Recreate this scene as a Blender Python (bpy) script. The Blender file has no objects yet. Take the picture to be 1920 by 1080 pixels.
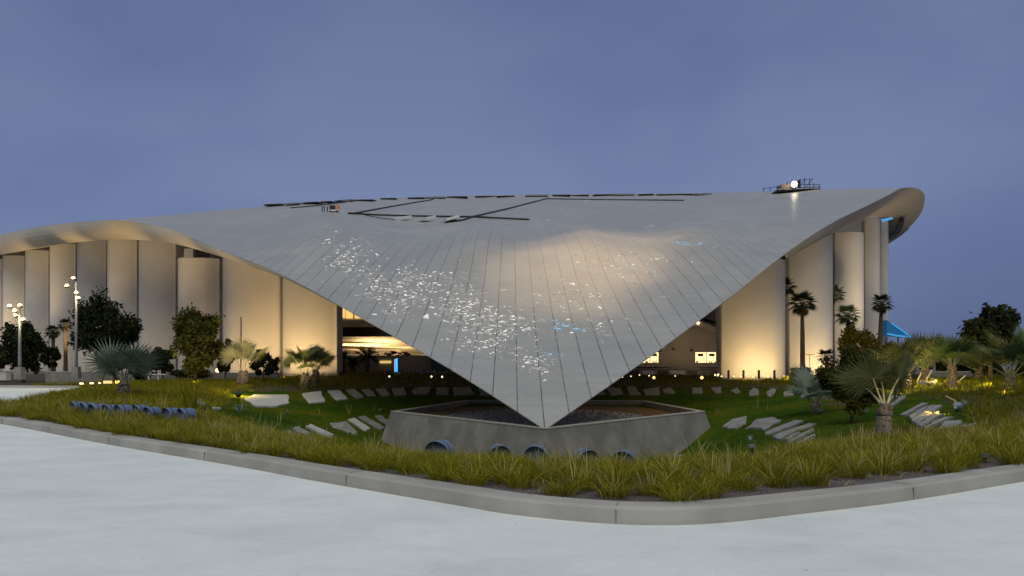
import bpy, bmesh, math, random
import numpy as np
from mathutils import Vector, Matrix, Euler
from mathutils.geometry import delaunay_2d_cdt
R = math.radians
random.seed(7)
rng = np.random.default_rng(7)
scene = bpy.context.scene
COL = scene.collection
F, EYE, HOR, CX = 1400.0, 1.7, 690.0, 960.0

def P(px, py, Y):
    return Vector(((px - CX) / F * Y, Y, EYE + (HOR - py) / F * Y))

# ------------------------------------------------------------------ materials
MATS = {}
def nodes_of(name):
    m = bpy.data.materials.new(name); m.use_nodes = True
    nt = m.node_tree; b = nt.nodes['Principled BSDF']
    return m, nt, b

def link(nt, a, b): nt.links.new(a, b)

def noise(nt, scale, detail=4, rough=.6, coord=None, dist=0.0):
    n = nt.nodes.new('ShaderNodeTexNoise'); n.inputs['Scale'].default_value = scale
    n.inputs['Detail'].default_value = detail; n.inputs['Roughness'].default_value = rough
    n.inputs['Distortion'].default_value = dist
    if coord is None:
        tc = nt.nodes.get('TC') or nt.nodes.new('ShaderNodeTexCoord'); tc.name = 'TC'
        coord = tc.outputs['Object']
    link(nt, coord, n.inputs['Vector'])
    return n

def ramp(nt, fac, stops):
    r = nt.nodes.new('ShaderNodeValToRGB'); e = r.color_ramp.elements
    while len(e) < len(stops): e.new(.5)
    for k, (p, c) in enumerate(stops):
        e[k].position = p; e[k].color = (*c, 1) if len(c) == 3 else c
    link(nt, fac, r.inputs['Fac'])
    return r

def mix(nt, fac, a, b, mode='MIX'):
    m = nt.nodes.new('ShaderNodeMix'); m.data_type = 'RGBA'; m.blend_type = mode
    for s, v in ((m.inputs[0], fac), (m.inputs[6], a), (m.inputs[7], b)):
        if hasattr(v, 'is_linked'): link(nt, v, s)
        elif isinstance(v, (int, float)): s.default_value = v
        else: s.default_value = (*v, 1)
    return m.outputs[2]

def math_n(nt, op, a, b=None, c=None):
    m = nt.nodes.new('ShaderNodeMath'); m.operation = op
    for i, v in enumerate((a, b, c)):
        if v is None: continue
        if hasattr(v, 'is_linked'): link(nt, v, m.inputs[i])
        else: m.inputs[i].default_value = v
    return m.outputs[0]

def bump(nt, b, h, strength=.3, dist=.02):
    n = nt.nodes.new('ShaderNodeBump'); n.inputs['Strength'].default_value = strength
    n.inputs['Distance'].default_value = dist
    link(nt, h, n.inputs['Height']); link(nt, n.outputs['Normal'], b.inputs['Normal'])

def mat_noise(name, c1, c2, scale=3, rough=.8, metallic=0, bumps=None, detail=5, lo=.35, hi=.65, c3=None, scale3=.4):
    m, nt, b = nodes_of(name)
    n = noise(nt, scale, detail)
    r = ramp(nt, n.outputs['Fac'], [(lo, c1), (hi, c2)])
    col = r.outputs['Color']
    if c3:
        n3 = noise(nt, scale3, 3)
        r3 = ramp(nt, n3.outputs['Fac'], [(.45, (0, 0, 0)), (.62, (1, 1, 1))])
        col = mix(nt, r3.outputs['Color'], col, c3)
    link(nt, col, b.inputs['Base Color'])
    b.inputs['Roughness'].default_value = rough; b.inputs['Metallic'].default_value = metallic
    if bumps:
        n2 = noise(nt, bumps[0], 6)
        bump(nt, b, n2.outputs['Fac'], bumps[1], bumps[2])
    MATS[name] = m
    return m

def mat_leaf(name, c1, c2, rough=.55, c3=None, trans=.25):
    m, nt, b = nodes_of(name)
    g = nt.nodes.new('ShaderNodeNewGeometry')
    st = [(0, c1), (.75, c2)] + ([(1, c3)] if c3 else [])
    r = ramp(nt, g.outputs['Random Per Island'], st)
    n = noise(nt, .6, 2)
    v = mix(nt, math_n(nt, 'MULTIPLY', n.outputs['Fac'], .8), r.outputs['Color'], c1)
    link(nt, v, b.inputs['Base Color'])
    b.inputs['Roughness'].default_value = rough; b.inputs['Specular IOR Level'].default_value = .15
    tr = nt.nodes.new('ShaderNodeBsdfTranslucent'); link(nt, v, tr.inputs['Color'])
    ms = nt.nodes.new('ShaderNodeMixShader'); ms.inputs[0].default_value = trans
    out = nt.nodes['Material Output']
    link(nt, b.outputs[0], ms.inputs[1]); link(nt, tr.outputs[0], ms.inputs[2]); link(nt, ms.outputs[0], out.inputs['Surface'])
    MATS[name] = m
    return m

def mat_emit(name, col, strength):
    m, nt, b = nodes_of(name)
    b.inputs['Base Color'].default_value = (*[min(1, c) for c in col], 1)
    b.inputs['Emission Color'].default_value = (*col, 1)
    b.inputs['Emission Strength'].default_value = strength
    MATS[name] = m
    return m

m, nt, b = nodes_of('road')
tc = nt.nodes.new('ShaderNodeTexCoord'); tc.name = 'TC'
mpr = nt.nodes.new('ShaderNodeMapping'); mpr.inputs['Scale'].default_value = (.7, 1.15, 1); link(nt, tc.outputs['Object'], mpr.inputs[0])
na = noise(nt, .8, 9, .70, mpr.outputs[0], .4); nb = noise(nt, .09, 3); nc = noise(nt, 7, 5, .7); nd = noise(nt, 16, 2)
c = ramp(nt, na.outputs['Fac'], [(.32, (.60, .645, .645)), (.5, (.70, .735, .725)), (.68, (.76, .785, .77))]).outputs['Color']
c = mix(nt, math_n(nt, 'MULTIPLY', ramp(nt, nb.outputs['Fac'], [(.42, (0, 0, 0)), (.62, (1, 1, 1))]).outputs['Color'], .30), c, (.60, .64, .64))
c = mix(nt, math_n(nt, 'MULTIPLY', ramp(nt, nc.outputs['Fac'], [(.54, (0, 0, 0)), (.74, (1, 1, 1))]).outputs['Color'], .34), c, (.50, .52, .50))
c = mix(nt, math_n(nt, 'MULTIPLY', ramp(nt, nd.outputs['Fac'], [(.70, (0, 0, 0)), (.73, (1, 1, 1))]).outputs['Color'], .6), c, (.22, .22, .20))
link(nt, c, b.inputs['Base Color']); b.inputs['Roughness'].default_value = .8
bump(nt, b, nc.outputs['Fac'], .25, .01)
MATS['road'] = m
mat_noise('kerb', (.33, .32, .29), (.40, .39, .355), 1.5, .85, bumps=(40, .25, .005), c3=(.30, .29, .26), scale3=.5, detail=8)
mat_noise('concrete', (.175, .168, .148), (.235, .225, .20), 1.1, .8, bumps=(14, .25, .01), c3=(.15, .142, .125), scale3=.7, detail=8)
mat_noise('rim', (.30, .285, .25), (.36, .34, .30), 3, .7)
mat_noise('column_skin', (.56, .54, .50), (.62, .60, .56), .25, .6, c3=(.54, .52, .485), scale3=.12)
mat_noise('soffit', (.50, .45, .36), (.56, .50, .41), .2, .6)
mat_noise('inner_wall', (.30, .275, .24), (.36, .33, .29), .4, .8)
mat_noise('dark_glass', (.008, .008, .008), (.014, .013, .012), 2, .25)
mat_noise('dark_metal', (.02, .02, .022), (.035, .035, .038), 5, .45, .4)
mat_noise('grey_metal', (.22, .23, .24), (.30, .31, .33), 5, .4, .6)
mat_noise('pole_metal', (.20, .20, .21), (.25, .25, .26), 2, .45, .3)
mat_noise('flood_blue', (.10, .15, .27), (.17, .24, .36), 4, .45, .2)
mat_noise('flood_band', (.015, .03, .08), (.03, .05, .11), 8, .4, .2)
mat_noise('lens', (.01, .014, .02), (.02, .025, .035), 8, .1)
mat_noise('bed_soil', (.035, .028, .018), (.075, .06, .045), 6, .95, bumps=(25, .6, .03))
mat_noise('mulch', (.07, .055, .05), (.24, .21, .20), 26, .95, bumps=(40, .8, .03), detail=8, lo=.42, hi=.68)
mat_noise('plaza', (.10, .10, .10), (.16, .155, .15), 1, .85)
mat_noise('planter_soil', (.09, .042, .012), (.22, .125, .035), 2.2, .95, bumps=(20, .6, .03), c3=(.09, .085, .02), scale3=.5)
mat_noise('gravel', (.16, .15, .135), (.58, .55, .50), 14, .9, bumps=(25, .9, .05), detail=8)
mat_noise('slab', (.16, .155, .14), (.27, .26, .235), 2.2, .75, bumps=(10, .4, .02), c3=(.25, .25, .26), scale3=1.2)
mat_noise('slab_pale', (.36, .36, .35), (.46, .46, .45), 2.2, .75, bumps=(10, .4, .02))
mat_noise('bark', (.05, .035, .022), (.12, .085, .055), 12, .9, bumps=(20, .8, .03))
mat_noise('palm_bark', (.10, .075, .055), (.22, .18, .14), 9, .9, bumps=(18, .9, .04))
mat_noise('burlap', (.16, .13, .10), (.25, .21, .16), 14, .95, bumps=(40, .7, .02))
mat_noise('white_paint', (.60, .60, .58), (.68, .68, .66), 3, .5)
mat_noise('orange_paint', (.6, .2, .05), (.7, .25, .06), 3, .5)
mat_noise('tan_wall', (.20, .15, .12), (.27, .21, .17), 1, .9)
mat_leaf('silver_frond', (.11, .15, .10), (.20, .245, .185), .5, (.28, .32, .25))
mat_leaf('olive_frond', (.085, .10, .035), (.17, .18, .065), .5, (.25, .24, .09))
mat_leaf('pale_frond', (.30, .29, .14), (.45, .42, .22), .5, (.55, .49, .28))
mat_leaf('green_frond', (.04, .075, .02), (.09, .13, .04), .5, (.14, .17, .07))
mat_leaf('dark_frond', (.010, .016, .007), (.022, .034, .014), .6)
mat_leaf('brown_frond', (.05, .035, .015), (.10, .07, .03), .8)
mat_noise('petiole', (.50, .42, .22), (.62, .53, .30), 8, .5)
mat_noise('petiole_green', (.12, .14, .07), (.18, .19, .10), 8, .5)
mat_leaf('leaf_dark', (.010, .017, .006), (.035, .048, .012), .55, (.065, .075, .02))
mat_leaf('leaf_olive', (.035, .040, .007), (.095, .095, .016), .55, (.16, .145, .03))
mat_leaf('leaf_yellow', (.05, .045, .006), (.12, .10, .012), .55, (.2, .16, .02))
mat_leaf('leaf_succulent', (.16, .22, .18), (.26, .32, .27), .5)
mat_emit('bulb', (1, .74, .38), 1.9)
mat_emit('flood_lamp', (1, .88, .66), 4)
mat_emit('lit_window', (1, .74, .36), 1.5)
mat_emit('dim_window', (1, .68, .22), .75)
mat_emit('orange_lamp', (1, .5, .2), 1.4)
mat_emit('small_lamp', (1, .74, .35), 2.4)
mat_emit('amber_lamp', (1, .62, .12), 3)
mat_emit('blue_neon', (.10, .42, 1), 1.6)
mat_emit('blue_core', (.02, .08, .6), .8)
mat_emit('blue_canopy', (.01, .12, .30), .35)
mat_emit('blue_edge', (.04, .36, .72), .6)
def mat_glint(name, col, top):  # glow of the painted roof glints and haze, random per sliver
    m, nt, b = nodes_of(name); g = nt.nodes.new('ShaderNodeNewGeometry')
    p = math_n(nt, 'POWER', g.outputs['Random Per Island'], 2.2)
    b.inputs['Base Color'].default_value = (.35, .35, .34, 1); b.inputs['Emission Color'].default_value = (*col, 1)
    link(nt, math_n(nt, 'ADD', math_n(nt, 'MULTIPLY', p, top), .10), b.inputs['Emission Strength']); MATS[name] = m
mat_glint('glint_white', (1, .94, .88), 1.5)
mat_glint('glint_blue', (.20, .62, 1), 1.3)
mat_glint('glint_haze', (1, .95, .90), .30)
mat_emit('sky_blue_light', (.10, .36, .75), .7)

def make_grass_mat(name, g1, g2, straw, p_straw, tr=.3):
    m, nt, b = nodes_of(name)
    g = nt.nodes.new('ShaderNodeNewGeometry')
    r = ramp(nt, g.outputs['Random Per Island'], [(0, g1), (1 - p_straw, g2), (1, straw)])
    n = noise(nt, 1.5, 3)
    nr = ramp(nt, n.outputs['Fac'], [(.38, (0, 0, 0)), (.66, (1, 1, 1))])
    c = mix(nt, math_n(nt, 'MULTIPLY', nr.outputs['Color'], .55), r.outputs['Color'], g1)
    link(nt, c, b.inputs['Base Color']); b.inputs['Roughness'].default_value = .6; b.inputs['Specular IOR Level'].default_value = .06
    t = nt.nodes.new('ShaderNodeBsdfTranslucent'); link(nt, c, t.inputs['Color'])
    ms = nt.nodes.new('ShaderNodeMixShader'); ms.inputs[0].default_value = tr
    link(nt, b.outputs[0], ms.inputs[1]); link(nt, t.outputs[0], ms.inputs[2])
    link(nt, ms.outputs[0], nt.nodes['Material Output'].inputs['Surface'])
    MATS[name] = m
make_grass_mat('grass_blade', (.105, .125, .006), (.345, .295, .013), (.64, .51, .13), .17)
make_grass_mat('meadow_blade', (.07, .095, .005), (.23, .205, .010), (.40, .32, .06), .14)
make_grass_mat('seed_blade', (.36, .30, .09), (.58, .48, .19), (.68, .56, .28), .3)
make_grass_mat('lawn_blade', (.028, .078, .005), (.085, .125, .007), (.15, .155, .016), .10)

m, nt, b = nodes_of('lawn')
n1 = noise(nt, .25, 4); n2 = noise(nt, 9, 6)
c = ramp(nt, n1.outputs['Fac'], [(.33, (.020, .062, .005)), (.50, (.058, .095, .005)), (.66, (.12, .115, .007))])
c2 = mix(nt, math_n(nt, 'MULTIPLY', n2.outputs['Fac'], .6), c.outputs['Color'], (.012, .03, .006))
link(nt, c2, b.inputs['Base Color']); b.inputs['Roughness'].default_value = .9; b.inputs['Specular IOR Level'].default_value = .02
bump(nt, b, n2.outputs['Fac'], .8, .06)
MATS['lawn'] = m

# roof skin: panel strips 1.09 m wide, dark seams, cross joints, slight dents
m, nt, b = nodes_of('roof_skin')
tc = nt.nodes.new('ShaderNodeTexCoord'); tc.name = 'TC'
sep = nt.nodes.new('ShaderNodeSeparateXYZ'); link(nt, tc.outputs['Object'], sep.inputs[0])
X, Y = sep.outputs[0], sep.outputs[1]
u = math_n(nt, 'DIVIDE', math_n(nt, 'SUBTRACT', X, .23), 1.09)
fu = math_n(nt, 'FRACT', u)
du = math_n(nt, 'MINIMUM', fu, math_n(nt, 'SUBTRACT', 1, fu))
seam = math_n(nt, 'LESS_THAN', du, .021)
fade = nt.nodes.new('ShaderNodeMapRange'); link(nt, Y, fade.inputs[0])
for i, v in ((1, 58), (2, 82), (3, 1), (4, 0)): fade.inputs[i].default_value = v
nb = noise(nt, .9, 3)
brk = ramp(nt, nb.outputs['Fac'], [(.30, (.25,) * 3), (.52, (1, 1, 1))])
seamf = math_n(nt, 'MULTIPLY', math_n(nt, 'MULTIPLY', seam, fade.outputs[0]), brk.outputs['Color'])
ix = math_n(nt, 'FLOOR', u)
v0 = math_n(nt, 'ADD', math_n(nt, 'DIVIDE', Y, 2.3), math_n(nt, 'MULTIPLY', ix, .5))
fv = math_n(nt, 'FRACT', v0); jv = math_n(nt, 'LESS_THAN', math_n(nt, 'FRACT', math_n(nt, 'MULTIPLY', fv, 2)), .045)
dg = math_n(nt, 'FRACT', math_n(nt, 'DIVIDE', math_n(nt, 'ADD', Y, math_n(nt, 'MULTIPLY', X, 1.3)), 4.3))
dl = math_n(nt, 'LESS_THAN', dg, .012)
dg2 = math_n(nt, 'FRACT', math_n(nt, 'DIVIDE', math_n(nt, 'SUBTRACT', Y, math_n(nt, 'MULTIPLY', X, 1.3)), 6.7))
dl2 = math_n(nt, 'LESS_THAN', dg2, .008)
near = nt.nodes.new('ShaderNodeMapRange'); link(nt, Y, near.inputs[0])
for i, v in ((1, 32), (2, 46), (3, 1), (4, .42)): near.inputs[i].default_value = v
joints = math_n(nt, 'MULTIPLY', math_n(nt, 'MAXIMUM', math_n(nt, 'MAXIMUM', dl, dl2), math_n(nt, 'MULTIPLY', jv, .6)), near.outputs[0])
comb = nt.nodes.new('ShaderNodeCombineXYZ'); link(nt, ix, comb.inputs[0]); link(nt, math_n(nt, 'FLOOR', v0), comb.inputs[1])
wn = nt.nodes.new('ShaderNodeTexWhiteNoise'); link(nt, comb.outputs[0], wn.inputs['Vector'])
base = mix(nt, wn.outputs['Value'], (.405, .40, .35), (.475, .467, .41))
nl = noise(nt, .07, 4)
base = mix(nt, math_n(nt, 'MULTIPLY', ramp(nt, nl.outputs['Fac'], [(.35, (0, 0, 0)), (.65, (1, 1, 1))]).outputs['Color'], .6), base, (.34, .345, .33))
mp = nt.nodes.new('ShaderNodeMapping'); mp.inputs['Scale'].default_value = (.35, 1.6, 1.6); link(nt, tc.outputs['Object'], mp.inputs[0])
ns = noise(nt, .8, 5, .65, mp.outputs[0])
sr = ramp(nt, ns.outputs['Fac'], [(.46, (0, 0, 0)), (.7, (1, 1, 1))])
base = mix(nt, math_n(nt, 'MULTIPLY', sr.outputs['Color'], .42), base, (.31, .32, .31))
base = mix(nt, math_n(nt, 'MULTIPLY', joints, .42), base, (.10, .10, .10))
base = mix(nt, math_n(nt, 'MULTIPLY', seamf, .82), base, (.02, .02, .02))
link(nt, base, b.inputs['Base Color'])
b.inputs['Metallic'].default_value = .05; b.inputs['Roughness'].default_value = .32; b.inputs['Specular IOR Level'].default_value = .5
bump(nt, b, ns.outputs['Fac'], .5, .10)
trn = nt.nodes.new('ShaderNodeBsdfTranslucent'); trn.inputs['Color'].default_value = (.75, .70, .6, 1)
mxs = nt.nodes.new('ShaderNodeMixShader'); mxs.inputs[0].default_value = .10
link(nt, b.outputs[0], mxs.inputs[1]); link(nt, trn.outputs[0], mxs.inputs[2]); link(nt, mxs.outputs[0], nt.nodes['Material Output'].inputs['Surface'])
MATS['roof_skin'] = m

# ------------------------------------------------------------------ mesh helpers
class MB:
    def __init__(s): s.v, s.f = [], []
    def add(s, vs, fs):
        o = len(s.v); s.v.extend(Vector(v) for v in vs); s.f.extend([tuple(i + o for i in f) for f in fs]); return s
    def box(s, c, size, rz=0, rx=0, ry=0, taper=1):
        x, y, z = (k / 2 for k in size); M = Euler((rx, ry, rz)).to_matrix(); c = Vector(c)
        vs = []
        for sz in (-1, 1):
            t = taper if sz > 0 else 1
            for sx, sy in ((-1, -1), (1, -1), (1, 1), (-1, 1)):
                vs.append(M @ Vector((sx * x * t, sy * y * t, sz * z)) + c)
        return s.add(vs, [(3, 2, 1, 0), (4, 5, 6, 7), (0, 1, 5, 4), (1, 2, 6, 5), (2, 3, 7, 6), (3, 0, 4, 7)])
    def tube(s, pts, rad, n=8, cap=True):
        pts = [Vector(p) for p in pts]; rad = rad if hasattr(rad, '__len__') else [rad] * len(pts)
        rings = []; vs = []; up = None
        for i, p in enumerate(pts):
            t = (pts[min(i + 1, len(pts) - 1)] - pts[max(i - 1, 0)]).normalized()
            if up is None:
                up = Vector((0, 0, 1)) if abs(t.z) < .9 else Vector((1, 0, 0))
            a = t.cross(up).normalized(); bb = a.cross(t).normalized(); up = bb
            for k in range(n):
                an = 2 * math.pi * k / n
                vs.append(p + (a * math.cos(an) + bb * math.sin(an)) * rad[i])
        fs = []
        for i in range(len(pts) - 1):
            for k in range(n):
                k2 = (k + 1) % n
                fs.append((i * n + k, i * n + k2, (i + 1) * n + k2, (i + 1) * n + k))
        if cap:
            fs.append(tuple(range(n - 1, -1, -1))); fs.append(tuple((len(pts) - 1) * n + k for k in range(n)))
        return s.add(vs, fs)
    def lathe(s, prof, n=20, c=(0, 0, 0), M=None):
        c = Vector(c); vs = []
        for r, z in prof:
            for k in range(n):
                a = 2 * math.pi * k / n; v = Vector((r * math.cos(a), r * math.sin(a), z))
                vs.append((M @ v if M else v) + c)
        fs = []
        for i in range(len(prof) - 1):
            for k in range(n):
                k2 = (k + 1) % n
                fs.append((i * n + k, i * n + k2, (i + 1) * n + k2, (i + 1) * n + k))
        fs.append(tuple(range(n - 1, -1, -1))); fs.append(tuple((len(prof) - 1) * n + k for k in range(n)))
        return s.add(vs, fs)
    def prism(s, top, bottom):
        n = len(top)
        return s.add(list(top) + list(bottom), [tuple(range(n)), tuple(range(2 * n - 1, n - 1, -1))] +
                     [(i, n + i, n + (i + 1) % n, (i + 1) % n) for i in range(n)])
    def strip(s, A, B):
        n = len(A)
        return s.add(list(A) + list(B), [(i, i + 1, n + i + 1, n + i) for i in range(n - 1)])
    def build(s, name, mat, parent=None, smooth=False, fix=True):
        me = bpy.data.meshes.new(name); me.from_pydata([tuple(v) for v in s.v], [], s.f)
        if fix:
            bm = bmesh.new(); bm.from_mesh(me); bmesh.ops.recalc_face_normals(bm, faces=bm.faces); bm.to_mesh(me); bm.free()
        me.materials.append(MATS[mat] if isinstance(mat, str) else mat)
        if smooth: me.polygons.foreach_set('use_smooth', [True] * len(me.polygons))
        o = bpy.data.objects.new(name, me); COL.objects.link(o)
        if parent: o.parent = parent
        return o

def smooth_by_angle(o, deg=35):
    me = o.data; me.polygons.foreach_set('use_smooth', [True] * len(me.polygons))
    me.set_sharp_from_angle(angle=R(deg))

def tag(o, label=None, cat=None, group=None, kind=None):
    if label: o['label'] = label
    if cat: o['category'] = cat
    if group: o['group'] = group
    if kind or cat: o['kind'] = kind or 'thing'
    return o

def thing(name, loc, label, cat, group=None, rz=0):
    o = bpy.data.objects.new(name, None); COL.objects.link(o); o.empty_display_size = .2
    o.location = loc; o.rotation_euler = (0, 0, rz)
    return tag(o, label, cat, group)

def copy_tree(o, loc, rz=0, label=None, group=None, scale=1):
    c = o.copy(); COL.objects.link(c); c.location = loc; c.rotation_euler = (0, 0, rz); c.scale = (scale,) * 3
    if label: c['label'] = label
    if group: c['group'] = group
    for ch in o.children:
        d = ch.copy(); COL.objects.link(d); d.parent = c
        for g in ch.children:
            e = g.copy(); COL.objects.link(e); e.parent = d
    return c

def part_copy(o, parent, loc, rot, scale=1):
    c = o.copy(); COL.objects.link(c); c.parent = parent; c.location = loc; c.rotation_euler = rot
    c.scale = scale if hasattr(scale, '__len__') else (scale,) * 3
    return c

def lamp(name, kind, loc, energy, color, target=None, parent=None, size=.15, spot=R(80), blend=.9):
    d = bpy.data.lights.new(name, kind); d.energy = energy; d.color = color
    if kind == 'SPOT': d.spot_size = spot; d.spot_blend = blend
    if kind == 'AREA': d.size = size
    else: d.shadow_soft_size = size
    o = bpy.data.objects.new(name, d); COL.objects.link(o); o.location = loc
    if target is not None:
        o.rotation_euler = (Vector(target) - Vector(loc)).to_track_quat('-Z', 'Y').to_euler()
    return o
WARM = (1, .70, .34)

def tps(pts, vals, lam=0.0):
    pts = np.asarray(pts, float); vals = np.asarray(vals, float); n = len(pts)
    def U(r2): return np.where(r2 > 1e-12, r2 * np.log(np.maximum(r2, 1e-12)), 0)
    d = ((pts[:, None] - pts[None]) ** 2).sum(-1)
    A = np.zeros((n + 3, n + 3)); A[:n, :n] = U(d) + lam * np.eye(n)
    A[:n, n] = 1; A[:n, n + 1:] = pts; A[n, :n] = 1; A[n + 1:, :n] = pts.T
    c = np.linalg.solve(A, np.concatenate([vals, np.zeros(3)]))
    def f(q):
        q = np.atleast_2d(np.asarray(q, float))
        dd = ((q[:, None] - pts[None]) ** 2).sum(-1)
        return U(dd) @ c[:n] + c[n] + q @ c[n + 1:]
    return f

def inpoly(px, py, poly):
    px = np.asarray(px, float); py = np.asarray(py, float); ins = np.zeros(px.shape, bool); n = len(poly)
    for i in range(n):
        x1, y1 = poly[i]; x2, y2 = poly[(i + 1) % n]
        cond = ((y1 > py) != (y2 > py))
        xi = (x2 - x1) * (py - y1) / ((y2 - y1) if y2 != y1 else 1e-9) + x1
        ins ^= cond & (px < xi)
    return ins

def catmull(pts, n=6):
    pts = [Vector(p) for p in pts]; out = []
    for i in range(len(pts) - 1):
        p0, p1, p2, p3 = pts[max(i - 1, 0)], pts[i], pts[i + 1], pts[min(i + 2, len(pts) - 1)]
        for k in range(n):
            t = k / n
            out.append(.5 * ((2 * p1) + (p2 - p0) * t + (2 * p0 - 5 * p1 + 4 * p2 - p3) * t * t + (3 * p1 - p0 - 3 * p2 + p3) * t ** 3))
    out.append(pts[-1]); return out

# ------------------------------------------------------------------ camera, sky, sun
cam = bpy.data.cameras.new('camera'); co = bpy.data.objects.new('camera', cam); COL.objects.link(co)
co.location = (0, 0, EYE); co.rotation_euler = (R(90), 0, 0)
cam.lens = F / 1920 * 36; cam.sensor_width = 36; cam.shift_y = (HOR - 540) / 1920
cam.clip_start = .1; cam.clip_end = 6000
scene.camera = co

w = bpy.data.worlds.new('World'); scene.world = w; w.use_nodes = True
nt = w.node_tree; bg = nt.nodes['Background']
SUN_EL = 58
sky = nt.nodes.new('ShaderNodeTexSky'); sky.sky_type = 'NISHITA'; sky.sun_disc = False
sky.sun_elevation = R(SUN_EL); sky.sun_rotation = R(180)
tc = nt.nodes.new('ShaderNodeTexCoord'); tc.name = 'TC'
mp = nt.nodes.new('ShaderNodeMapping'); mp.inputs['Scale'].default_value = (1, 1, 2.2); link(nt, tc.outputs['Generated'], mp.inputs[0])
nz = noise(nt, 1.7, 3.2, .5, mp.outputs[0], .15)
nz2 = noise(nt, 6, 4, .55, mp.outputs[0], .2)
nn = math_n(nt, 'ADD', math_n(nt, 'MULTIPLY', nz.outputs['Fac'], .86), math_n(nt, 'MULTIPLY', nz2.outputs['Fac'], .14))
K = 10.0
cl = ramp(nt, nn, [(.36, (.100, .130, .268)), (.50, (.143, .188, .350)), (.63, (.178, .226, .395))])
sepw = nt.nodes.new('ShaderNodeSeparateXYZ'); link(nt, tc.outputs['Generated'], sepw.inputs[0])
# a darker overcast bank low in the east (right) and overhead
el = nt.nodes.new('ShaderNodeMapRange'); link(nt, sepw.outputs[2], el.inputs[0])
for i, v in ((1, .22), (2, .5), (3, 0), (4, 1)): el.inputs[i].default_value = v
rt = nt.nodes.new('ShaderNodeMapRange'); link(nt, math_n(nt, 'SUBTRACT', sepw.outputs[0], math_n(nt, 'MULTIPLY', sepw.outputs[2], 1.4)), rt.inputs[0])
for i, v in ((1, .10), (2, .55), (3, 0), (4, 1)): rt.inputs[i].default_value = v
c = mix(nt, math_n(nt, 'MULTIPLY', el.outputs[0], .55), cl.outputs['Color'], (.098, .128, .265))
c = mix(nt, math_n(nt, 'MULTIPLY', rt.outputs[0], .75), c, (.075, .105, .235))
cs = nt.nodes.new('ShaderNodeVectorMath'); cs.operation = 'SCALE'; link(nt, c, cs.inputs[0]); cs.inputs[3].default_value = K
c = mix(nt, .96, sky.outputs[0], cs.outputs[0])
link(nt, c, bg.inputs['Color']); bg.inputs['Strength'].default_value = 1 / K

sd = bpy.data.lights.new('sun', 'SUN'); sd.energy = 1.8; sd.angle = R(70); sd.color = (1, .965, .74)
so = bpy.data.objects.new('sun', sd); COL.objects.link(so); so.rotation_euler = (R(90 - SUN_EL), 0, 0); so.location = (0, -20, 60)

# ------------------------------------------------------------------ terrain
kerb_px = [(0, 795), (200, 833), (430, 872), (575, 899), (700, 921), (865, 949), (960, 965), (1110, 980), (1235, 985), (1360, 980),
           (1510, 963), (1660, 945), (1785, 926), (1920, 903), (2060, 880), (2250, 855)]
kf = []
for x, y in kerb_px:
    Yd = EYE * F / (y - HOR); kf.append(Vector(((x - CX) / F * Yd, Yd, 0)))
tipL = Vector((-20.6, 27.2, 0))
kf = [Vector((-19.6, 25.6, 0)), ] + kf
far_side = [Vector((-20.7, 27.6, 0)), Vector((-21.2, 29.6, 0)), Vector((-23.5, 36, 0)), Vector((-29.5, 50, 0)), Vector((-35, 60, 0)), Vector((-39, 63.5, 0)), Vector((-60, 66.5, 0)), Vector((-140, 76, 0))]
front = catmull(kf, 6)
back = catmull(far_side, 4)
outline = list(reversed(back)) + front          # left far .. tip .. right
def offset(curve, d):
    out = []
    for i, p in enumerate(curve):
        t = (curve[min(i + 1, len(curve) - 1)] - curve[max(i - 1, 0)]).normalized()
        out.append(p + Vector((-t.y, t.x, 0)) * d)
    return out
KH, KW = .19, .36
prof = [(0, -.3), (0, .04), (.015, KH - .03), (.05, KH), (KW - .02, KH + .004), (KW, KH - .02), (KW, -.3)]
kb = MB()
rows = [[q + Vector((0, 0, z)) for q in offset(outline, d)] for d, z in prof]
for a, bb in zip(rows[:-1], rows[1:]): kb.strip(a, bb)
kerb = kb.build('kerb', 'kerb'); tag(kerb, kind='structure'); smooth_by_angle(kerb, 40)
kj = MB()
acc = 0; nxt = .9
fo = outline
for i in range(1, len(fo)):
    seg = (fo[i] - fo[i - 1]).length
    while acc + seg > nxt:
        p = fo[i - 1].lerp(fo[i], (nxt - acc) / seg); t = (fo[i] - fo[i - 1]).normalized()
        if p.y < 30:
            nv = Vector((-t.y, t.x, 0)); ang = math.atan2(t.y, t.x)
            kj.box(p + nv * .002 + Vector((0, 0, .085)), (.006, .02, .15), ang)
            kj.box(p + nv * (KW / 2 + .02) + Vector((0, 0, KH + .0005)), (.006, KW - .08, .012), ang)
        nxt += 4.4
    acc += seg
j = kj.build('joint', 'concrete', kerb)

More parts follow.
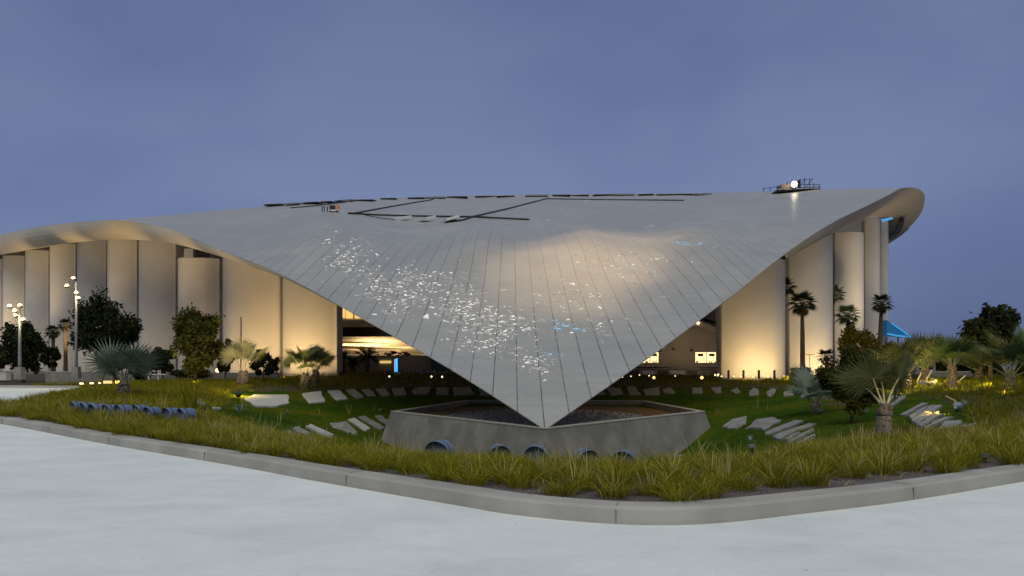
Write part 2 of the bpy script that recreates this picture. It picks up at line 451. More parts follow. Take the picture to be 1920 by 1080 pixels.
inner = offset(outline, KW - .01)
A = []                              # terrain anchors x, y, z
def anc(px, py, Y): v = P(px, py, Y); A.append((v.x, v.y, v.z))
for p in inner[::3]:
    if p.y < 70 and p.x > -70: A.append((p.x, p.y, KH - .03))
for px, Y, z in [(700, 11.5, .10), (900, 10.5, .12), (1022, 10.4, .12), (1200, 10.4, .12), (1400, 10.8, .12), (1600, 12, .12), (500, 13, .14),
                 (800, 17, -.45), (1022, 17, -.5), (1250, 17, -.5), (1450, 17, -.3), (600, 19, -.25), (1650, 16.5, -.02), (1800, 14.5, .15), (1920, 14, .2)]:
    A.append(((px - CX) / F * Y, Y, z))
for t in [(712, 840, 39.5), (1350, 851, 36.5), (640, 802, 36), (560, 815, 28), (490, 752, 48), (590, 747, 52), (700, 739, 58), (870, 736, 66),
          (1180, 736, 66), (1300, 735, 64), (1440, 739, 58), (1510, 743, 50), (300, 792, 23), (150, 776, 24), (350, 788, 24), (500, 778, 36), (425, 783, 28),
          (235, 738, 42), (130, 742, 40), (60, 770, 27), (380, 765, 36), (330, 735, 48), (450, 734, 52), (570, 728, 56),
          (1400, 762, 45), (1375, 797, 36), (1480, 808, 30), (1610, 782, 33), (1605, 797, 32), (1660, 826, 22), (1760, 782, 28), (1797, 772, 30), (1700, 757, 36),
          (1740, 720, 50), (1880, 742, 36), (1890, 728, 44), (1530, 772, 38), (1640, 730, 50), (1820, 800, 22),
          (1000, 716, 76), (600, 714, 76), (800, 714, 76), (1200, 716, 76), (1400, 716, 76), (1600, 712, 70), (1800, 710, 66), (2000, 712, 60), (2200, 720, 45), (300, 716, 66), (150, 722, 60)]: anc(*t)
for X_, Y_ in [(0, 30), (-5, 36), (5, 32), (8, 34), (2, 27), (-3, 31), (2, 40), (2, 46), (8, 46), (-4, 46)]: A.append((X_, Y_, -2.55 if Y_ < 42 else -1.7))
for X_ in (-60, -40, -20, 0, 20, 40, 60, 90):
    A.append((X_, 92, 1.15 if X_ < 5 else .8))
gf = tps([a[:2] for a in A], [a[2] for a in A], 8.0)
def gzv(xy):
    xy = np.atleast_2d(np.asarray(xy, float)); q = xy.copy(); q[:, 1] = np.minimum(q[:, 1], 92); q[:, 0] = np.clip(q[:, 0], -62, 70)
    z = gf(q); t = np.clip((xy[:, 1] - 78) / 10, 0, 1)
    plateau = .8 + .4 / (1 + np.exp((xy[:, 0] - 2) / 4))
    z = z * (1 - t) + plateau * t
    return np.clip(z, -2.7, 1.3)
def gz(x, y): return float(gzv([[x, y]])[0])
def hit(px, py, ymin=8.0, ymax=130.0):
    Ys = np.concatenate([np.arange(ymin, 60, .15), np.arange(60, ymax, .5)])
    q = np.stack([(px - CX) / F * Ys, Ys], 1); d = EYE + (HOR - py) / F * Ys - gzv(q)
    k = np.where(d < 0)[0]
    if len(k) == 0: Yh = ymax
    elif k[0] == 0: Yh = Ys[0]
    else:
        a, bb = d[k[0] - 1], d[k[0]]; Yh = Ys[k[0] - 1] + (Ys[k[0]] - Ys[k[0] - 1]) * a / (a - bb)
    x = (px - CX) / F * Yh
    return Vector((x, Yh, gz(x, Yh)))

lawn_px = [(430, 735), (560, 733), (740, 725), (900, 724), (1120, 724), (1480, 728), (1545, 748), (1560, 765), (1655, 748), (1668, 738), (1712, 738), (1790, 756), (1840, 796), (1806, 824), (1740, 822), (1700, 800), (1650, 806), (1560, 832), (1440, 845),
           (1350, 880), (900, 900), (700, 880), (640, 832), (540, 812), (470, 800), (400, 784), (390, 770), (425, 760)]
B = [(p.x, p.y) for p in inner]
big = 1800
island_poly = B + [(big, B[-1][1] + 5), (big, big), (-big, big), (-big, B[0][1] + 5)]
pts = list(B); nB = len(B)
edges = [(i, i + 1) for i in range(nB - 1)]
corners = [(big, B[-1][1] + 5), (big, big), (-big, big), (-big, B[0][1] + 5), ]
c0 = len(pts); pts += corners
edges += [(nB - 1, c0), (c0, c0 + 1), (c0 + 1, c0 + 2), (c0 + 2, c0 + 3), (c0 + 3, 0)]
gp = []
def addgrid(x0, x1, y0, y1, s):
    xs = np.arange(x0, x1, s); ys = np.arange(y0, y1, s)
    for yy in ys:
        for xx in xs: gp.append((xx + random.uniform(-.2, .2) * s, yy + random.uniform(-.2, .2) * s))
addgrid(-24, 24, 8, 24, .55); addgrid(-40, 45, 24, 62, 1.0); addgrid(-60, 70, 62, 96, 2.0); addgrid(-160, 160, 96, 260, 20)
gp = np.array(gp); ins = inpoly(gp[:, 0], gp[:, 1], island_poly)
def dist_ok(g):
    Bv = np.array(B); d = np.sqrt(((g[:, None] - Bv[None]) ** 2).sum(-1)).min(1); return d > .3
gp = gp[ins]; gp = gp[dist_ok(gp)]
pts += [tuple(p) for p in gp]
vv, ee, ff, _, _, _ = delaunay_2d_cdt([Vector(p) for p in pts], edges, [], 1, .001)
va = np.array([(v.x, v.y) for v in vv]); zz = gzv(va)
bidx = {}
fc = np.array([va[list(f)].mean(0) for f in ff]); fz = gzv(fc)
ppx = CX + fc[:, 0] / fc[:, 1] * F; ppy = HOR - (fz - EYE) / fc[:, 1] * F
is_lawn = inpoly(ppx, ppy, lawn_px) & (fc[:, 1] < 80)
dB = np.sqrt(((fc[:, None] - np.array(B)[None]) ** 2).sum(-1)).min(1)
is_plaza = (fc[:, 1] > 84)
is_mulch = (dB < .8) & ~is_plaza
def sub(name, mask, mat):
    idx = {}; vs = []; fs = []
    for f, ok in zip(ff, mask):
        if not ok: continue
        t = []
        for i in f:
            if i not in idx: idx[i] = len(vs); vs.append((va[i][0], va[i][1], zz[i]))
            t.append(idx[i])
        fs.append(tuple(t))
    mb = MB(); mb.add(vs, fs); o = mb.build(name, mat, smooth=True); tag(o, kind='structure'); return o
sub('lawn', is_lawn & ~is_mulch, 'lawn')
sub('planting_bed', ~is_lawn & ~is_plaza & ~is_mulch, 'bed_soil')
sub('mulch_strip', is_mulch, 'mulch')
sub('plaza', is_plaza, 'plaza')
# road: everything in front of and left of the kerb
O2 = [(p.x, p.y) for p in offset(outline, .02)]
rp = list(O2); n = len(rp)
cr = [(big, O2[-1][1]), (big, -big), (-big, -big), (-big, O2[0][1])]
rp += cr
re = [(i, i + 1) for i in range(n - 1)] + [(n - 1, n), (n, n + 1), (n + 1, n + 2), (n + 2, n + 3), (n + 3, 0)]
vv2, _, ff2, _, _, _ = delaunay_2d_cdt([Vector(p) for p in rp], re, [], 1, .001)
road = MB().add([(v.x, v.y, 0) for v in vv2], [tuple(f) for f in ff2]).build('road', 'road'); tag(road, kind='structure')

# ------------------------------------------------------------------ stadium
stad = thing('stadium', (0, 0, 0), 'large pale stadium with sweeping triangular roof coming down to a point over concrete planter', 'stadium')
SL = .385; CC = 14.01
def wplane(px, py): return (SL - (HOR - py) / F) / CC
rc = [(1022, 805, 0), (1022, 700, 0), (968, 600, 0), (840, 690, 0), (640, 575, 0), (525, 512, 0), (900, 500, 0), (1100, 600, 0), (1200, 685, 0), (1350, 570, 0),
      (1480, 470, 0), (1100, 500, 0), (1250, 500, 0), (760, 500, 0), (640, 480, 0), (900, 431, 0), (1100, 431, 0), (400, 465, 0), (330, 434, 0), (210, 413, 76),
      (600, 430, 72), (900, 400, 104), (900, 382, 148), (900, 366, 200), (650, 400, 96), (650, 376, 142), (450, 391, 112), (330, 402, 94), (1100, 400, 104),
      (1100, 363, 200), (1300, 363, 190), (1300, 400, 88), (1480, 357, 150), (1480, 400, 84), (1600, 395, 0), (1690, 353, 101), (1600, 354, 122)]
wf = tps([(a / 1000, bb / 1000) for a, bb, c in rc], [(1 / c if c else wplane(a, bb)) for a, bb, c in rc], 1e-6)
def RD(px, py): return 1 / max(float(wf([(px / 1000, py / 1000)])[0]), 1 / 260)
Lpx = [(1022, 805), (840, 689), (640, 575), (525, 513), (400, 464), (330, 433), (270, 419), (210, 413)]
Rpx = [(1022, 805), (1200, 682), (1350, 571), (1480, 470), (1560, 418), (1625, 386), (1665, 366), (1690, 353)]
Tpx = [(210, 413), (330, 402), (450, 391), (560, 382), (650, 376), (770, 370), (900, 366), (1100, 363.5), (1300, 362), (1400, 360), (1480, 357), (1600, 354), (1690, 353)]
def resample(pl, n):
    c = catmull([Vector((x, y, 0)) for x, y in pl], 12); d = [0]
    for a, bb in zip(c[:-1], c[1:]): d.append(d[-1] + (bb - a).length)
    out = []
    for k in range(n + 1):
        s = d[-1] * k / n; i = min(np.searchsorted(d, s, 'right') - 1, len(c) - 2)
        t = (s - d[i]) / max(d[i + 1] - d[i], 1e-9); out.append(c[i].lerp(c[i + 1], min(t, 1)))
    return out
NT, NS = 60, 72
Lr, Rr, Tr = resample(Lpx, NT), resample(Rpx, NT), resample(Tpx, NS)
g2 = []
for i in range(NT + 1):
    t = i / NT
    for k in range(NS + 1):
        s = k / NS; a = Lr[i].lerp(Rr[i], s); base = Tr[0].lerp(Tr[-1], s)
        q = a + (Tr[k] - base) * t ** 2
        g2.append((q.x, q.y))
wv = wf(np.array(g2) / 1000); Dv = 1 / np.maximum(wv, 1 / 260)
top = [P(x, y, d) for (x, y), d in zip(g2, Dv)]
bot = []
for i in range(NT + 1):
    for k in range(NS + 1):
        s = k / NS; e = min(s, 1 - s) * 2 * (i / NT) * 40; e2 = e * 1.0
        th = .04 + min(2.2, .13 * e2)
        bot.append(top[i * (NS + 1) + k] - Vector((0, 0, th)))
ntv = len(top); fs = []
def qi(i, k): return i * (NS + 1) + k
for i in range(NT):
    for k in range(NS):
        fs.append((qi(i, k), qi(i, k + 1), qi(i + 1, k + 1), qi(i + 1, k)))
roof = MB().add(top, fs).build('roof', 'roof_skin', stad, smooth=True)
fs2 = [tuple(reversed(f)) for f in fs]
un = MB(); un.add(bot, fs2)
under = un.build('roof_underside', 'soffit', stad, smooth=True)
# rim closing top and underside
rm = MB()
Le = [qi(i, 0) for i in range(NT + 1)]; Re = [qi(i, NS) for i in range(NT + 1)]
for E in (Le, Re, [qi(NT, k) for k in range(NS + 1)]):
    rm.strip([top[i] for i in E], [bot[i] for i in E])
rm.build('roof_edge', 'roof_skin', stad)
# back slope of the roof behind its crest
bk = MB(); cr_ = [top[qi(NT, k)] for k in range(NS + 1)]
prev = cr_
for st in range(1, 7):
    cur = [p + Vector((0, 8 * st, .16 * 8 * st - .011 * (8 * st) ** 2 - .02)) for p in cr_]
    bk.strip(prev, cur); prev = cur
bk.build('roof_back', 'roof_skin', stad, smooth=True)

# left soffit band
upp = [(-260, 500, 150), (-80, 458, 126), (0, 440, 110), (60, 427.5, 98), (120, 419, 88), (165, 415, 81), (210, 413, 76), (270, 419, 0), (330, 433, 0), (400, 464, 0), (460, 488, 0), (525, 513, 0), (580, 542, 0), (640, 575, 0)]
low = [(-260, 530, 154), (-80, 492, 130), (0, 478, 114), (60, 466, 103), (120, 457, 94), (165, 452.5, 88), (210, 450, 83), (270, 450, 78), (330, 458, 73), (400, 477, 66.5), (460, 497, 60.5), (525, 519, 54.6), (580, 545, 50.4), (640, 576.5, 46.9)]
U_ = [P(a, bb, (c or RD(a, bb))) for a, bb, c in upp]; L_ = [P(a, bb, c) for a, bb, c in low]
U_ = catmull(U_, 6); L_ = catmull(L_, 6)
band = MB()
def mid(a, bb, t, bulge):
    return a.lerp(bb, t) + Vector((0, -1, -.35)).normalized() * bulge * (a - bb).length * math.sin(math.pi * t)
rows = [U_] + [[mid(a, bb, t, .10) for a, bb in zip(U_, L_)] for t in (.2, .4, .6, .8)] + [L_]
for a, bb in zip(rows[:-1], rows[1:]): band.strip(a, bb)
ins_ = [p + Vector((.25 * 16, 16, 16 * .30)) for p in L_]
band.strip(L_, ins_)
backU = [p + Vector((4, 26, 26 * .12)) for p in U_]
band.build('soffit_band', 'soffit', stad, smooth=True)
cov = MB(); cov.strip([p + Vector((0, .05, .02)) for p in U_[:40]], backU[:40]); cov.build('roof_wing', 'roof_skin', stad, smooth=True)

# right nose
out_ = [(1470, 478, 0), (1520, 443, 0), (1560, 418, 0), (1625, 386, 0), (1665, 366, 0), (1690, 353, 101), (1713, 352, 106), (1728, 358, 111), (1734, 370, 116), (1729, 395, 124), (1714, 417, 132), (1694, 436, 140), (1668, 455, 148)]
inn_ = [(1470, 487, 66), (1515, 462, 76), (1545, 446, 84), (1575, 432, 92), (1605, 420, 100), (1625, 410, 108), (1645, 408, 113), (1665, 407, 118), (1684, 408, 122), (1690, 414, 126), (1685, 424, 132), (1676, 436, 140), (1665, 452, 148)]
No = catmull([P(a, bb, (c or RD(a, bb))) for a, bb, c in out_], 6); Ni = catmull([P(a, bb, c) for a, bb, c in inn_], 6)
nose = MB(); rows = [No] + [[mid(a, bb, t, .08) for a, bb in zip(No, Ni)] for t in (.2, .4, .6, .8)] + [Ni]
for a, bb in zip(rows[:-1], rows[1:]): nose.strip(a, bb)
nose.strip(Ni[:30], [p + Vector((-3, 14, 4.5)) for p in Ni[:30]])
nose.build('nose_soffit', 'soffit', stad, smooth=True)
nb_ = MB(); nb_.strip([p + Vector((0, .1, .02)) for p in No[24:]], [p + Vector((-14, 22, -1)) for p in No[24:]]); nb_.build('roof_wing', 'roof_skin', stad, smooth=True)
tr_ = MB(); tr_.tube([P(1666, 456, 147), P(1690, 440, 139.5), P(1704, 428, 135)], .14, 6); tr_.build('edge_trim', 'white_paint', stad)
# opening in the nose: glass panel lit blue with a dark curved frame
op = MB(); op.prism([P(1652, 408, 123), P(1684, 406.5, 126), P(1690, 412, 129), P(1684, 426, 134), P(1672, 447, 143), P(1664, 452, 143), P(1655, 430, 136)],
                    [P(1652, 408, 124), P(1684, 406.5, 127), P(1690, 412, 130), P(1684, 426, 135), P(1672, 447, 144), P(1664, 452, 144), P(1655, 430, 137)])
op.build('roof_opening', 'inner_wall', stad)
MB().prism([P(1651, 411, 121), P(1672, 407, 121.5), P(1676, 410, 122), P(1655, 417, 122)], [P(1651, 411, 122), P(1672, 407, 122.5), P(1676, 410, 123), P(1655, 417, 123)]).build('blue_light', 'sky_blue_light', stad)
frm = MB(); frm.tube(catmull([P(1690, 412, 121), P(1689, 424, 126), P(1682, 436, 132), P(1669, 446, 140)], 5), .42, 6); frm.tube(catmull([P(1629, 406, 117), P(1655, 405, 118.5), P(1684, 403, 120)], 5), .14, 6)
frm.build('opening_frame', 'dark_metal', stad, smooth=True)
MB().tube([P(1633, 408, 116.5), P(1652, 406, 117)], .12, 6).build('blue_light', 'sky_blue_light', stad)

# columns: tall curved fin piers under the roof edge   (x0, x1, Y, top px, bulge, lit)
cols = [(527, 634, 82, 500, .32, 2.3), (414, 527, 83, 455, .36, 1.5), (331, 413, 87, 485, .40, .12), (258, 331, 92, 451, .38, .2), (199.5, 258, 98, 450, .38, .12), (143, 200, 104, 452, .40, .15),
        (92, 143, 110, 458, .40, .2), (46, 92, 116, 470, .42, .25), (4, 46, 122, 480, .42, .3), (-42, 4, 128, 486, .42, .5),
        (1350, 1478, 80, 450, .36, 1.5), (1478, 1566, 94, 434, .4, 1.1), (1564, 1623, 107, 437, .4, .7), (1621, 1652, 118, 411, .4, .15), (1645, 1667, 124, 412, .5, .1)]
uplights = []
for ci, (x0, x1, Yc, ty, bulge, lit) in enumerate(cols):
    left = x1 < 900
    a = (x0 - CX) / F * Yc; bb = (x1 - CX) / F * Yc; wd = bb - a; zt = EYE + (HOR - ty) / F * Yc
    ring = []
    # plan: rounded leading edge, bellied front, blunt trailing edge, flat back
    if left:
        plan = [(1, .30), (.985, .02), (.93, -.02), (.75, -.11), (.5, -.19), (.25, -.20), (.12, -.14), (.05, -.05), (.015, .06), (0, .18), (.03, .42), (.5, .55), (.97, .5)]
    else:
        plan = [(0, .30), (.012, .03), (.06, -.04), (.25, -.16), (.5, -.22), (.72, -.20), (.86, -.12), (.94, -.02), (.98, .10), (1, .22), (.97, .42), (.5, .55), (.03, .5)]
        plan = plan[::-1]
    pl = catmull([Vector((u_, v_ * bulge * 2.2, 0)) for u_, v_ in plan] + [Vector((plan[0][0], plan[0][1] * bulge * 2.2, 0))], 4)[:-1]
    z0 = -1.0; cb = MB()
    nlev = 2; vs = []
    for z in (z0, zt):
        for p in pl: vs.append(Vector((a + p.x * wd, Yc + p.y * min(wd, 6), z)))
    n = len(pl); fs = [(k, (k + 1) % n, n + (k + 1) % n, n + k) for k in range(n)] + [tuple(range(n, 2 * n))]
    cb.add(vs, fs); o = cb.build('column', 'column_skin', stad); smooth_by_angle(o, 40)
    uplights.append(((a + bb) / 2, Yc, wd, lit, left))

# interior seen through the left opening
def quad(mb, pts2, Y, depth=.4):
    f_ = [P(x, y, Y) for x, y in pts2]; mb.prism(f_, [p + Vector((0, depth, 0)) for p in f_]); return mb
quad(MB(), [(600, 600), (860, 600), (860, 613), (600, 613)], 96, 14).build('concourse_slab', 'soffit', stad)
quad(MB(), [(600, 613.2), (880, 613.2), (880, 631), (600, 631)], 96.3, .5).build('dark_fascia', 'dark_glass', stad)
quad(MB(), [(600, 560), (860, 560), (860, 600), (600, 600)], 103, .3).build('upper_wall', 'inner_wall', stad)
wn_ = MB()
for x0, x1, y0, y1 in ((638, 646, 576, 596), (648, 661, 572, 597), (665, 677, 580, 597)): 
    quad(MB(), [(x0, y0), (x1, y0), (x1, y1), (x0, y1)], 102.6, .2).build('window', 'dim_window', stad)
ceil = MB()
sec = [(96.8, 631.3), (99, 636), (102, 644), (106, 654), (110, 662)]
for (Y1, y1), (Y2, y2) in zip(sec[:-1], sec[1:]):
    z1 = EYE + (HOR - y1) / F * Y1; z2 = EYE + (HOR - y2) / F * Y2
    ceil.strip([Vector((-30, Y1, z1)), Vector((-5, Y1, z1))], [Vector((-30, Y2, z2 + 1.6)), Vector((-5, Y2, z2 - .4))])
ceil.build('lobby_ceiling', 'soffit', stad, smooth=True)
quad(MB(), [(600, 625), (880, 625), (880, 705), (600, 705)], 112, .4).build('lobby_wall', 'column_skin', stad)
mu = MB()
for x in (640, 655, 668, 681, 690, 703, 716, 728, 745):
    quad(mu, [(x - .8, 636), (x + .8, 636), (x + .8, 700), (x - .8, 700)], 108, .3)
quad(mu, [(735, 645), (752, 645), (752, 700), (735, 700)], 107, .4)
mu.build('mullions', 'tan_wall', stad)
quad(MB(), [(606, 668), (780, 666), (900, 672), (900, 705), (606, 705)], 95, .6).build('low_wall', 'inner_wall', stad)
quad(MB(), [(806, 672), (860, 672), (880, 705), (810, 705)], 94.4, .4).build('dark_opening', 'dark_glass', stad)
quad(MB(), [(712, 676.5), (733, 676.5), (733, 681), (712, 681)], 94.8, .2).build('lit_panel', 'dim_window', stad)

# interior through the right opening
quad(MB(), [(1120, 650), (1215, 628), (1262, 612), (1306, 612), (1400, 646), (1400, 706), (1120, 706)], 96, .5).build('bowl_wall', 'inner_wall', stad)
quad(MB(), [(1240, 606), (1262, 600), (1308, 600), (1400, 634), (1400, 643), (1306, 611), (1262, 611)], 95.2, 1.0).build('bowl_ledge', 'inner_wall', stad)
quad(MB(), [(1240, 560), (1420, 560), (1420, 660), (1240, 660)], 108, .5).build('bowl_back', 'tan_wall', stad)
truss = MB()
t0, t1, t2, t3 = P(1280, 587, 100), P(1400, 606, 100), P(1280, 600, 100), P(1400, 640, 100)
truss.tube([P(1290, 574, 101), P(1400, 573, 101)], .14, 6)
for k in range(9):
    x = 1306 + k * 6.5; truss.tube([P(x, 574, 101), P(x, 595, 101)], .06, 5)
truss.tube([P(1290, 590, 100), P(1400, 622, 100)], .2, 6); truss.tube([P(1285, 599, 100), P(1400, 640, 100)], .2, 6)
for k in range(8):
    x = 1294 + k * 10; s = (x - 1290) / 110
    truss.tube([P(x, 590 + 32 * s, 100), P(x + 5, 600 + 40 * s, 100)], .09, 5); truss.tube([P(x + 5, 601 + 40 * s, 100), P(x + 10, 593 + 32 * s, 100)], .09, 5)
truss.build('truss', 'dark_metal', stad)
MB().lathe([(.05, -.2), (.2, -.12), (.22, .1), (.05, .2)], 8, P(1309, 605.5, 94.8)).build('wall_lamp', 'small_lamp', stad)
for x0, x1, n_ in ((1182, 1235, 3), (1303, 1362, 3)):
    f = quad(MB(), [(x0 - 1, 659), (x1 + 1, 659), (x1 + 1, 681.5), (x0 - 1, 681.5)], 95.9, .08).build('window', 'tan_wall', stad)
    for k in range(3):
        xa = (x0, 1203, 1219.5) [k] if x0 < 1200 else (1304, 1325, 1346)[k]; xb = (1201.5, 1218, 1234.5)[k] if x0 < 1200 else (1323.5, 1344.5, 1362)[k]
        quad(MB(), [(xa, 660.5), (xb, 660.5), (xb, 680), (xa, 680)], 95.85, .03).build('pane', 'lit_window', f)
        if (x0 < 1200 and k > 0) or (x0 > 1200 and k < 2):
            cx_ = (xa + xb) / 2
            quad(MB(), [(cx_ - 5, 663), (cx_ + 5, 663), (cx_ + 5, 668), (cx_ - 5, 668)], 95.75, .05).build('screen', 'dark_glass', f)
            for q in range(4):
                hm = MB()
                xx = xa + 2 + (xb - xa - 4) * random.random(); hh = random.uniform(1.5, 3.5)
                quad(hm, [(xx - 1, 680 - hh), (xx + 1, 680 - hh), (xx + .8, 680), (xx - .8, 680)], 95.78, .04)
                hm.build('furniture', 'tan_wall', f)
quad(MB(), [(1120, 687.5), (1400, 688.5), (1400, 691), (1120, 690)], 93, 2.2).build('wall_ledge', 'dark_metal', stad)
for x, y in ((1238, 658), (1264, 655), (1297, 657)):
    MB().box(P(x, y, 95.7), (.3, .3, .22)).build('wall_fixture', 'dark_metal', stad)

# roof equipment: gutters, vents, covers (all on the roof: parts of the stadium roof)
def on_roof(px, py, lift=0): 
    p = P(px, py, RD(px, py)); p.z += lift; return p
def gutter(pl, r, mat='dark_metal'):
    pts_ = []
    for (x1, y1), (x2, y2) in zip(pl[:-1], pl[1:]):
        for k in range(6): pts_.append(on_roof(x1 + (x2 - x1) * k / 6, y1 + (y2 - y1) * k / 6, .1))
    pts_.append(on_roof(*pl[-1], .1)); MB().tube(pts_, r, 6).build('gutter', mat, stad, smooth=True)
gutter([(653, 401), (700, 404), (790, 406.5), (890, 408), (940, 410.5), (992, 413)], 0.124)
gutter([(660, 402), (740, 387), (812, 375)], 0.124)
gutter([(886, 408), (950, 393), (1026, 373)], 0.132)
gutter([(850, 416), (868, 414), (886, 408)], 0.107)
gutter([(685, 405), (720, 411), (740, 413)], 0.054)
gutter([(1026, 373.5), (1120, 375), (1282, 376.5)], 0.107)
gutter([(545, 391), (590, 387), (650, 379.5)], 0.074)
cvm = MB()
for x0, x1, y0 in ((737, 765, 411), (768, 808, 413.5), (832, 849, 415)):
    a, bb = on_roof(x0, y0), on_roof(x1, y0 + 2); c_ = (a + bb) / 2; d_ = bb - a
    MB().box(c_ + Vector((0, 0, .15)), (d_.length, 1.6, .3), math.atan2(d_.y, d_.x), R(18)).build('roof_cover', 'white_paint', stad)
vents = [(497, 532, 384), (534, 560, 382.5), (569, 598, 380.5), (600, 625, 379), (628, 641, 377.5), (643, 660, 376.5), (664, 700, 375.5), (714, 743, 372.5), (765, 796, 371.5), (799, 834, 371), (838, 876, 370), (891, 930, 368.8), (931, 965, 368.4), (985, 1028, 367.6), (1036, 1070, 367), (1072, 1104, 366.6), (1113, 1150, 366), (1152, 1190, 365.8), (1198, 1225, 365.4), (1232, 1262, 365.2), (1264, 1300, 365), (1305, 1334, 364.6)]
for k, (x0, x1, y0) in enumerate(vents):
    d0 = RD((x0 + x1) / 2, y0) * .97; a, bb = P(x0, y0, d0), P(x1, y0 - (1.5 if x1 < 700 else .4), d0); wv_ = bb - a
    hgt = (4.6, 6.0, 5.0, 4.2)[k % 4] / F * d0
    vb = MB(); c_ = (a + bb) / 2
    vb.box(c_ + Vector((0, 1.5, hgt * .5)), (wv_.length, 4.5, hgt * .45), 0, R(10), -math.atan2(wv_.z, wv_.x))
    vb.box(c_ + Vector((0, 1.8, hgt * .1)), (wv_.length * .7, 3.5, hgt * .4), 0, 0, -math.atan2(wv_.z, wv_.x))
    v_ = vb.build('roof_vent', ('dark_metal', 'grey_metal', 'dark_metal', 'dark_glass')[k % 4], stad)
    if k % 3 == 0:
        MB().box(a + Vector((wv_.length * .2, -.3, hgt * .25)), (wv_.length * .35, .3, hgt * .25)).build('vent_trim', 'white_paint', v_)

# glints on the roof skin, painted as thin glowing slivers across the panels
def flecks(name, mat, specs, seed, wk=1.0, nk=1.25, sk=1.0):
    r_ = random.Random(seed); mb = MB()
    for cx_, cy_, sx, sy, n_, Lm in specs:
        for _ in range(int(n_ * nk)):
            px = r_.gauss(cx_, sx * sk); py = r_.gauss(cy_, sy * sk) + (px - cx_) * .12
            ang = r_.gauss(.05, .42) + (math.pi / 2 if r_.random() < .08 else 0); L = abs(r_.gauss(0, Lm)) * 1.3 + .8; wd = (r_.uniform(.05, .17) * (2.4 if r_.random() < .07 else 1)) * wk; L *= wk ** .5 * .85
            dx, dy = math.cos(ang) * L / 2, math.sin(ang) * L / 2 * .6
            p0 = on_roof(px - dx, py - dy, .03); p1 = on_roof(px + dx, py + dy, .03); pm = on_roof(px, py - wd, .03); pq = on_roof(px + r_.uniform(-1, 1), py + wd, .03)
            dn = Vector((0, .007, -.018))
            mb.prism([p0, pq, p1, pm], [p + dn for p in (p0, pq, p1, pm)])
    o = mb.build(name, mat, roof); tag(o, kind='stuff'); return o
GLINTS = [(655, 470, 18, 12, 34, 4), (635, 492, 14, 7, 26, 3), (690, 512, 18, 9, 24, 4), (720, 545, 16, 10, 34, 3.5), (770, 525, 20, 14, 46, 4), (760, 560, 18, 10, 44, 4), (815, 535, 14, 12, 22, 4),
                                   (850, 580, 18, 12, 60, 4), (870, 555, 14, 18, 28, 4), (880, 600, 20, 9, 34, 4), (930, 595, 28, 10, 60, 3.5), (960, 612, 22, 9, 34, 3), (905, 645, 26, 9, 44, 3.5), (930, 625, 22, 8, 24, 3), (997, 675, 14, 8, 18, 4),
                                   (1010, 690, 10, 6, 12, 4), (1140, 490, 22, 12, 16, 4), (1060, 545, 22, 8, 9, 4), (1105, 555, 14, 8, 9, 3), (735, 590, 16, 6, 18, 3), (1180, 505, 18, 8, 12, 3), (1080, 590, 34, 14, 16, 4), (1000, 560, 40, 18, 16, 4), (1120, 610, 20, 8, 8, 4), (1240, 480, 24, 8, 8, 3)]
flecks('roof_glints', 'glint_white', GLINTS, 3, 1.0, 2.1, 1.2)
flecks('roof_glints', 'glint_haze', GLINTS + [(800, 500, 90, 40, 30, 5), (1050, 600, 60, 30, 24, 5), (1150, 480, 50, 30, 24, 5), (900, 620, 60, 30, 20, 5), (1130, 560, 60, 22, 26, 5), (1220, 500, 50, 20, 22, 5)], 4, 1.8, 1.7, 1.3)
flecks('roof_glints', 'glint_blue', [(1050, 610, 10, 6, 34, 4), (1082, 618, 9, 2.5, 14, 5), (1030, 662, 5, 4, 9, 3), (1050, 668, 4, 2, 5, 2), (1282, 456, 9, 1.8, 18, 4), (1315, 457, 5, 1.6, 8, 3), (1338, 465, 3, 1.2, 4, 2), (1225, 510, 10, 4, 6, 4), (1175, 500, 12, 6, 7, 3), (1410, 440, 10, 5, 5, 1.2)], 5)
MB().prism([on_roof(793, 596, .05), on_roof(804, 598, .05), on_roof(803, 590, .05), on_roof(799, 591, .05)], [on_roof(793, 596, .02), on_roof(804, 598, .02), on_roof(803, 590, .02), on_roof(799, 591, .02)]).build('glint_patch', 'glint_white', roof)

# column uplights
for x, y, wd, lit, left in uplights:
    zb = gz(x, min(y, 91)) + .3
    dd = 5.2 if left else 4.6; yy = y - dd
    for off in ((-.25, .25) if wd > 5 else (0,)):
        lamp('column_uplight', 'SPOT', (x + off * wd, yy, gz(x, yy) + .35), (1000 if wd > 5 else 1500) * lit * .62, (1, .66, .28), (x + off * wd * .6, y, zb + (5.5 if left else 2.4)), spot=R(118), blend=1, size=.3)
for px, Y_, e in ((20, 108, 1700), (130, 92, 1300), (240, 82, 1100), (345, 73, 800), (450, 64, 450)):  # unseen ground spots added to warm the soffit band
    p = P(px, 690, Y_ - 7); lamp('soffit_fill', 'SPOT', p, e * 5, WARM, P(px + 6, 462, Y_), spot=R(70), blend=1, size=.5)
lamp('lobby_light', 'AREA', (-21, 103, 4.2), 500, WARM, (-20, 106, 10), size=6)
lamp('lobby_light', 'AREA', (-16, 104, 2.6), 260, WARM, (-15, 112, 4), size=4)
lamp('slab_light', 'AREA', (-22, 99.5, 8.6), 60, WARM, (-22, 101, 12), size=4)
lamp('nose_fill', 'SPOT', P(1600, 470, 100), 300, (1, .72, .42), P(1680, 390, 112), spot=R(110), blend=1, size=.5)
lamp('bowl_light', 'AREA', P(1310, 690, 90), 130, WARM, P(1310, 600, 99), size=4)


lamp('nose_fill', 'SPOT', P(1640, 690, 96), 9000, (1, .72, .42), P(1690, 390, 116), spot=R(50), blend=1, size=.5)  # unseen spot added from below to warm the nose underside
